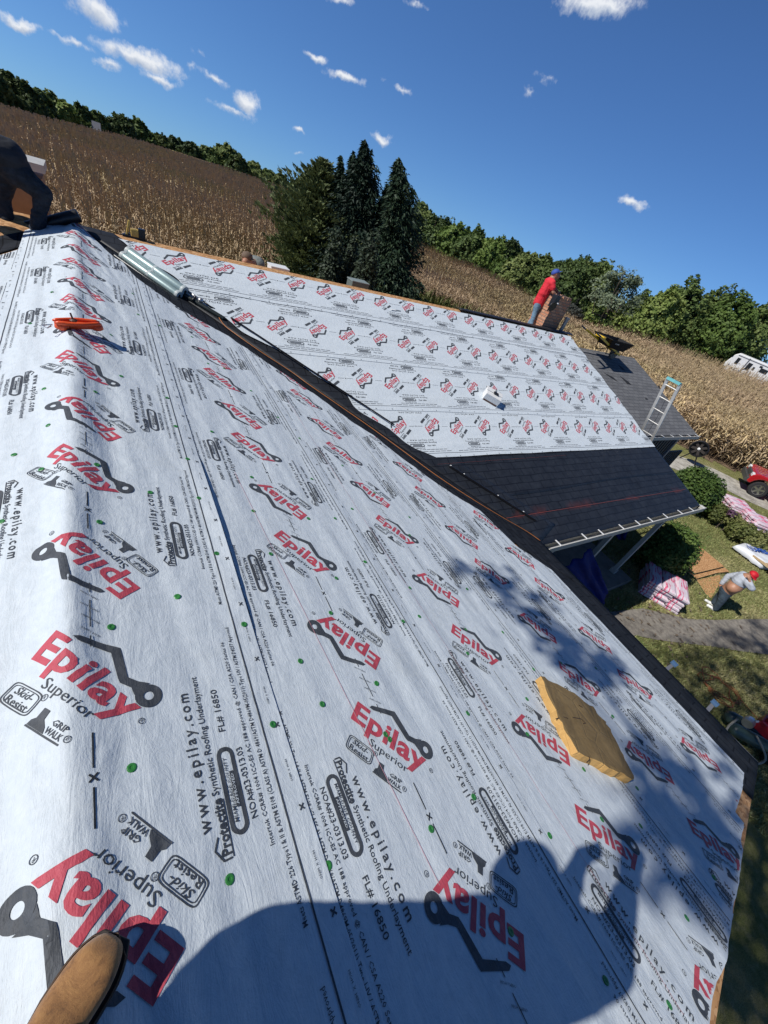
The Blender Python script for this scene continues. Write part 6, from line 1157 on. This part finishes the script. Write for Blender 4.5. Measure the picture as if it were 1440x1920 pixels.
# shrubs and hedges
def shrub(name,label,cat,c,rad,mat,seed,size=.05,per=3000,n=16,group=None,base=GZ,stems=True):
    rg=np.random.default_rng(seed); root=thing(name,label,cat,(c[0],c[1],base),group=group); cl=[]
    for k in range(n):
        d=rand_dir(1,rg)[0]; d[2]=abs(d[2])*.9; cl.append((np.array((d[0]*rad[0]*.55,d[1]*rad[1]*.55,rad[2]*.45+d[2]*rad[2]*.55)),(rad[0]*.5,rad[1]*.5,rad[2]*.45)))
    V,Fq=crown_quads(cl,per/n/max(.4,rad[0]*.5)*1.0,size,rg); link('foliage',raw_mesh('foliage',V,Fq,mat),root)
    if stems: mb=MB(); [mb.tube([(0,0,0),tuple(c_[0]*.5),tuple(c_[0])],[.03,.02,.01],5) for c_ in cl[::3]]; mb.build('stems',[M_BARK],root)
    return root
M_YEW=leaf_mat('yew_needles',(0.036,0.069,0.015),(0.090,0.144,0.031),(0.192,0.250,0.061),.1,2.2); M_HEDGE=leaf_mat('hedge_leaves',(.05,.07,.02),(.12,.14,.04),(.24,.24,.09),.2,2.5); M_GREY=leaf_mat('grey_green_leaves',(.022,.032,.02),(.042,.060,.036),(.085,.11,.062),.2,1.5)
c=gz((1296,925),GZ+.5); shrub('yew_shrub','large spreading dark green yew right of the gutter end','shrub',c,(1.2,.95,1.15),M_YEW,21,.036,36000,26)
c=gz((1243,1040),GZ+.6); shrub('round_shrub','round clipped light green shrub beside the wood panels','shrub',c,(.72,.72,1.22),M_YEW,22,.028,30000,22)
for i,(px,r,lab) in enumerate((((1285,936),.4,'first clump of the low hedge beside the clipped yew'),((1318,952),.42,'second clump of the low hedge left of the pink bundles'),((1340,966),.42,'third clump of the low hedge in front of the pink bundles'),((1362,984),.45,'hedge clump with pale flowers between the two bundle stacks'),((1384,1000),.45,'hedge clump below the right bundle stack'),((1408,1014),.42,'hedge clump above the printed lumber wrap'),((1438,1026),.42,'hedge clump cut by the right edge of the frame'))):
    c=gz(px,GZ+.3); shrub('hedge_clump',lab,'hedge',c,(r*1.25,r,.62),M_HEDGE,30+i,.035,4200,9,group='clumps of the low hedge')
c=gz((1372,962),GZ+.8); root=thing('garden_statue','small dusky purple flowering spike rising out of the hedge','flower',(c[0],c[1],GZ)); mb=MB(); mb.tube([(0,0,0),(.02,0,.7)],.02,6); mb.build('stem',[M_BARK],root); V,Fq=crown_quads([((0,0,.8),(.22,.16,.12))],350,.035,np.random.default_rng(5)); link('blossom',raw_mesh('blossom',V,Fq,simple('dusky_purple',(.12,.06,.10))),root)
root.name='flowering_spike'
for i,(px,D,r,zt,lab) in enumerate((((622,498),18.5,.55,0,'grey green leafy shrub in front of the spruces, left of two'),((684,512),17.5,.55,0,'grey green leafy shrub in front of the spruces, right of two'),((652,512),19,.4,0,'grey green shrub squeezed between two leafy shrubs below the spruces'))):
    azd,el=azel(px); c=place(azd,D,GZ); top=1.6+D*math.tan(math.radians(el)); shrub('leafy_shrub',lab,'shrub',c,(r,r,(top-GZ)),M_GREY,50+i,.045,14000,18,group='shrubs in front of the conifers')
# ------------------------------------------------------------------ cornfield: dry stalks, many thousands
from mathutils.geometry import intersect_point_quad_2d
EDGE=[(-75,20.6),(-12,21.2),(4,21.6),(8,23.0),(12,26.5),(18,27.0),(22,25.5),(25.5,19.5),(26.8,13),(27.2,9.0),(27.8,7.5),(30.9,3.8),(36,-2.4),(60,-31)]
def in_field(x,y):
    """beyond the wrapped edge of the field and short of the tree line"""
    poly=np.array(EDGE+[(300,-31),(300,400),(-75,400)]); n=len(poly); ins=np.zeros(len(x),bool); j=n-1
    for i in range(n):
        xi,yi=poly[i]; xj,yj=poly[j]; c_=((yi>y)!=(yj>y))&(x<(xj-xi)*(y-yi)/(yj-yi+1e-12)+xi); ins^=c_; j=i
    r=np.hypot(x-CC[0],y); az=np.degrees(np.arctan2(x-CC[0],y)); D,_=far_edge(az); return ins&(r<D+1)
def corn_mat():
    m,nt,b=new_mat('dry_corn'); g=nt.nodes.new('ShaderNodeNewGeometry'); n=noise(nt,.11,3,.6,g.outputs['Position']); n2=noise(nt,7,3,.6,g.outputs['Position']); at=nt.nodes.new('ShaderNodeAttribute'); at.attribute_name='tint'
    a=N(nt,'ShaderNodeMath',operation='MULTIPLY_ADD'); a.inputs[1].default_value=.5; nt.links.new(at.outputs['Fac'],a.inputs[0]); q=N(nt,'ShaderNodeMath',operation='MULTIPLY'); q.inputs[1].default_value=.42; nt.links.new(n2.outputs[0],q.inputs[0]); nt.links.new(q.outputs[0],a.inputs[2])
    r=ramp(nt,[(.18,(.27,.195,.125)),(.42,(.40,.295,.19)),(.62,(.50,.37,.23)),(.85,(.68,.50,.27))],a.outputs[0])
    r2=ramp(nt,[(.45,(1,1,1)),(.68,(.86,.94,.76))],n.outputs[0]); mm=N(nt,'ShaderNodeMix',data_type='RGBA',blend_type='MULTIPLY'); mm.inputs[0].default_value=.9; nt.links.new(r.outputs[0],mm.inputs[6]); nt.links.new(r2.outputs[0],mm.inputs[7])
    nt.links.new(mm.outputs[2],b.inputs['Base Color']); b.inputs['Roughness'].default_value=.8; b.inputs['Specular IOR Level'].default_value=.2; return m
def corn():
    rg=np.random.default_rng(99); mat=corn_mat(); gmat=leaf_mat('green_corn_leaves',(.05,.07,.015),(.09,.11,.025),(.17,.16,.05),.2)
    Vs=[];Fs=[];tint=[];nv=0
    az0,az1=math.radians(-22),math.radians(88)
    rowd=np.array((-.04,.999)); rown=np.array((.999,.04))  # rows run away from the house
    def band_pts(r0,r1,dens_row,dens_along):
        R1=r1+2; a=np.arange(-60,170,dens_row); b_=np.arange(-60,170,dens_along); A_,B_=np.meshgrid(a,b_,indexing='ij'); x=A_*rown[0]+B_*rowd[0]; y=A_*rown[1]+B_*rowd[1]; x=(x+rg.normal(size=x.shape)*.13).ravel(); y=(y+rg.uniform(-.5,.5,y.shape)*dens_along).ravel()
        r=np.hypot(x-CC[0],y); az=np.arctan2(x-CC[0],y); k=(r>=r0)&(r<r1)&(az>az0)&(az<az1); x,y=x[k],y[k]; k=in_field(x,y); return x[k],y[k]
    for (r0,r1,dr,da,nl,wsc) in ((0,38,.70,.115,13,.85),(38,62,.70,.20,9,1.3),(62,140,.74,.34,6,2.2)):
        x,y=band_pts(r0,r1,dr,da); n=len(x); z=ground_z(x,y); H=rg.uniform(2.1,2.55,n)*(.93+.14*vnoise(x*.15,y*.15,71))
        lean=rg.normal(size=(n,2))*.10
        # stalk: thin 3-vertex blade pair
        for l in range(nl):
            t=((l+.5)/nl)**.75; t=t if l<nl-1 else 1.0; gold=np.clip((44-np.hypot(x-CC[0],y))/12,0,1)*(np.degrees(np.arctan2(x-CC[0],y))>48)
            zb=H*(.15+.80*t); a=rg.uniform(0,2*PI,n); d=np.stack([np.cos(a),np.sin(a)],1)
            if l<nl-1:
                L=rg.uniform(.34,.62,n)*(1-.25*t)*wsc**.35; w=rg.uniform(.030,.05,n)*wsc*(1+.8*gold); up=rg.uniform(.05,.4,n); dr_=rg.uniform(.1,.9,n)
                base=np.stack([x+lean[:,0]*t,y+lean[:,1]*t,z+zb],1); m_=base+np.stack([d[:,0]*L*.55,d[:,1]*L*.55,L*up*.6],1); e=base+np.stack([d[:,0]*L,d[:,1]*L,-L*dr_*.8],1); s=np.stack([-d[:,1],d[:,0],rg.normal(size=n)*.4],1)*w[:,None]/2
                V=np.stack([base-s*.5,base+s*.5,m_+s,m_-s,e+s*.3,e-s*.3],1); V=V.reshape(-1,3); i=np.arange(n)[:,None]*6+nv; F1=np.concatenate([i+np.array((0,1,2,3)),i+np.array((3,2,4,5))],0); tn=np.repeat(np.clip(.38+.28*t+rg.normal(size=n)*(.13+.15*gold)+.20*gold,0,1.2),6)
            else:
                base=np.stack([x,y,z+H*.05],1); top=np.stack([x+lean[:,0],y+lean[:,1],z+H],1); s=np.stack([np.ones(n)*.016*wsc,np.ones(n)*.010*wsc,0*x],1); tp=top+np.stack([rg.normal(size=n)*.05,rg.normal(size=n)*.05,rg.uniform(.1,.25,n)],1)
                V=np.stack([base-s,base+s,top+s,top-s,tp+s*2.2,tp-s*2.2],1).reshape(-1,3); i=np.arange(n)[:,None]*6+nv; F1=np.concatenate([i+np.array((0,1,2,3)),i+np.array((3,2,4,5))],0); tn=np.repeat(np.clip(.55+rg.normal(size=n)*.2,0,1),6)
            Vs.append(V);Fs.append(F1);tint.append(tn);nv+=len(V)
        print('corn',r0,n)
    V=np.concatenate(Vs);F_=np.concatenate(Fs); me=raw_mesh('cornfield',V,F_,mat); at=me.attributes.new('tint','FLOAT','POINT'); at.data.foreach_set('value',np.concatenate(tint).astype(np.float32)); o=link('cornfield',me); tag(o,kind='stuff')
    # litter between the rows: the soil sheet of the field
    rs=np.concatenate([np.linspace(19,60,60),np.linspace(61,132,50)]); az=np.radians(np.linspace(-60,110,300)); R_,A_=np.meshgrid(rs,az,indexing='ij'); X=CC[0]+R_*np.sin(A_); Y=R_*np.cos(A_); Z=ground_z(X,Y)+.02; V=np.stack([X,Y,Z],-1).reshape(-1,3); Fq=grid_faces(len(rs),300)[:,::-1]; cen=V[Fq].mean(1); k=in_field(cen[:,0],cen[:,1]); me=raw_mesh('field_soil',V,Fq[k].copy(),simple('field_soil',(.17,.115,.07),.95,0,.3,2)); o=link('field_soil',me); tag(o,kind='structure')
    # green volunteer corn at the near edge right of the spruces and behind the ridge
    n=5200; x=rg.uniform(0,1,n); pts=np.array([(12.2,25.0),(16,25.8),(20,25.3),(23.3,22.5),(25,18.5)]); s=x*(len(pts)-1); i0=np.floor(s).astype(int).clip(0,len(pts)-2); f=(s-i0)[:,None]; P=pts[i0]*(1-f)+pts[i0+1]*f; P+=rg.normal(size=(n,2))*.55-np.array((0,.3)); H=rg.uniform(1.0,2.2,n); a=rg.uniform(0,2*PI,n); d=np.stack([np.cos(a),np.sin(a)],1); base=np.stack([P[:,0],P[:,1],GZ+H*.5*rg.uniform(0,1,n)],1); m_=base+np.stack([d[:,0]*.12,d[:,1]*.12,H*.35],1); e=base+np.stack([d[:,0]*.4,d[:,1]*.4,H*.45],1); sv=np.stack([-d[:,1],d[:,0],0*a],1)*.035
    V=np.stack([base-sv,base+sv,m_+sv,m_-sv,e+sv*.2,e-sv*.2],1).reshape(-1,3); i=np.arange(n)[:,None]*6; F1=np.concatenate([i+np.array((0,1,2,3)),i+np.array((3,2,4,5))],0); o=link('green_weeds',raw_mesh('green_weeds',V,F1,gmat)); tag(o,kind='stuff')
corn()
grass()
# big shade tree left of the house; its crown throws the dappled shade on the eave and the lawn
def shade_tree():
    rg=np.random.default_rng(77); L=LD/-LD[2]; cl=[]
    def up_from(S,z): return S-L*(z-S[2])
    roofpx=[((905,1083),.22),((935,1095),.28),((965,1110),.30),((1000,1125),.2),((985,1150),.26),((1015,1165),.24),((1035,1195),.30),((1065,1225),.32),((1095,1240),.34),((1130,1250),.28),((1165,1262),.25),((1060,1255),.2),((1110,1275),.25),((1020,1135),.2),
            ((1245,1440),.25),((1210,1400),.2),((1265,1480),.33),((1240,1520),.33),((1215,1550),.28),((1290,1540),.33),((1330,1500),.25),((1300,1580),.30),((1260,1590),.28),((1360,1560),.28),((1335,1610),.28),((1380,1600),.25),((1325,1655),.25),((1350,1690),.25),((1300,1450),.2),((1180,1570),.18),((1390,1500),.2),((1345,1430),.2)]
    for i,(p,r) in enumerate(roofpx):
        S=main_plane(p); z=6.6+2.4*vnoise(i*1.7,3,5); cl.append((up_from(S,z),r*.72))
    yard=[((1290,1215),.4),((1320,1235),.4),((1350,1225),.45),((1385,1205),.4),((1425,1215),.45),((1270,1250),.5),((1310,1275),.5),((1350,1280),.6),((1400,1265),.6),((1440,1290),.6),((1330,1330),.6),((1380,1340),.7),((1430,1370),.7),((1400,1430),.7),((1440,1450),.8),((1420,1500),.7),((1440,1560),.8),((1400,1600),.8),((1420,1680),.8),((1400,1760),.8),((1440,1800),.9),((1390,1850),.8),((1420,1910),.9),((1370,1900),.7),((1410,1165),.3),((1360,1190),.25),((1440,1190),.3),((1300,1300),.4),((1470,1350),.8),((1470,1250),.7),((1480,1480),.9)]
    for i,(p,r) in enumerate(yard):
        S=gz(p,GZ); z=8.0+2.5*vnoise(i*2.3,9,5); cl.append((up_from(S,z),r*.9))
    C0=np.mean([c for c,r in cl],0); base=np.array((-8.5,-8.0,GZ)); root=thing('shade_tree','big spreading broadleaf tree standing just left of the house outside the picture','tree',tuple(base))
    Cs=[(c-base,(r,r,r*.6)) for c,r in cl]
    Vs_=[];n0=0;Fs_=[]
    for c,r in Cs:
        n=int(150*r[0]*r[0]*PI)+5; d=rg.normal(size=(n,3))*np.array((r[0]*.62,r[0]*.62,r[0]*.5)); P=c+d; wv=rand_dir(n,rg); a=np.cross(wv,rand_dir(n,rg)); a/=np.linalg.norm(a,axis=1,keepdims=True)+1e-9; b_=np.cross(wv,a); q,f=quads(P,a*.055,b_*.05); Vs_.append(q); Fs_.append(f+n0); n0+=len(q)
    V=np.concatenate(Vs_); Fq=np.concatenate(Fs_)
    # the rest of the crown, round the limbs near the trunk
    ex=[(np.array((rg.uniform(-3,3.5),rg.uniform(-5,.5),rg.uniform(8,14))),rg.uniform(.9,1.5)) for _ in range(18)]
    V2,F2=crown_quads(ex,260,.14,rg); V=np.concatenate([V,V2]); Fq=np.concatenate([Fq,F2+len(V)-len(V2)])
    link('crown',raw_mesh('crown',V,Fq,M_LEAF[0]),root)
    mb=MB(); mb.tube([(0,0,0),(.1,.1,3),(0,.2,6.5),(.2,.1,10),(.4,.0,13)],[.42,.32,.26,.16,.05],12)
    hubs=[]
    for t,ang in ((.25,0),(.5,.5),(.75,-.4)): pass
    nr_=len(roofpx)
    for hub,lo,hi in ((Cs[nr_-6][0],0,nr_),(Cs[nr_+18][0],nr_,len(Cs))):   # a limb to each mass of leaves, twigs inside it
        mb.tube([(0,.2,6.5),np.array((0,.2,6.5))*.5+hub*.5+[0,-1.2,.3],hub],[.10,.07,.03],8)
        for i in range(lo,hi,4): c=Cs[i][0]; mb.tube([hub,(hub+c)/2+[0,0,.15],c],[.03,.02,.008],5)
    mb.build('trunk',[M_BARK],root,smooth=True)
shade_tree()
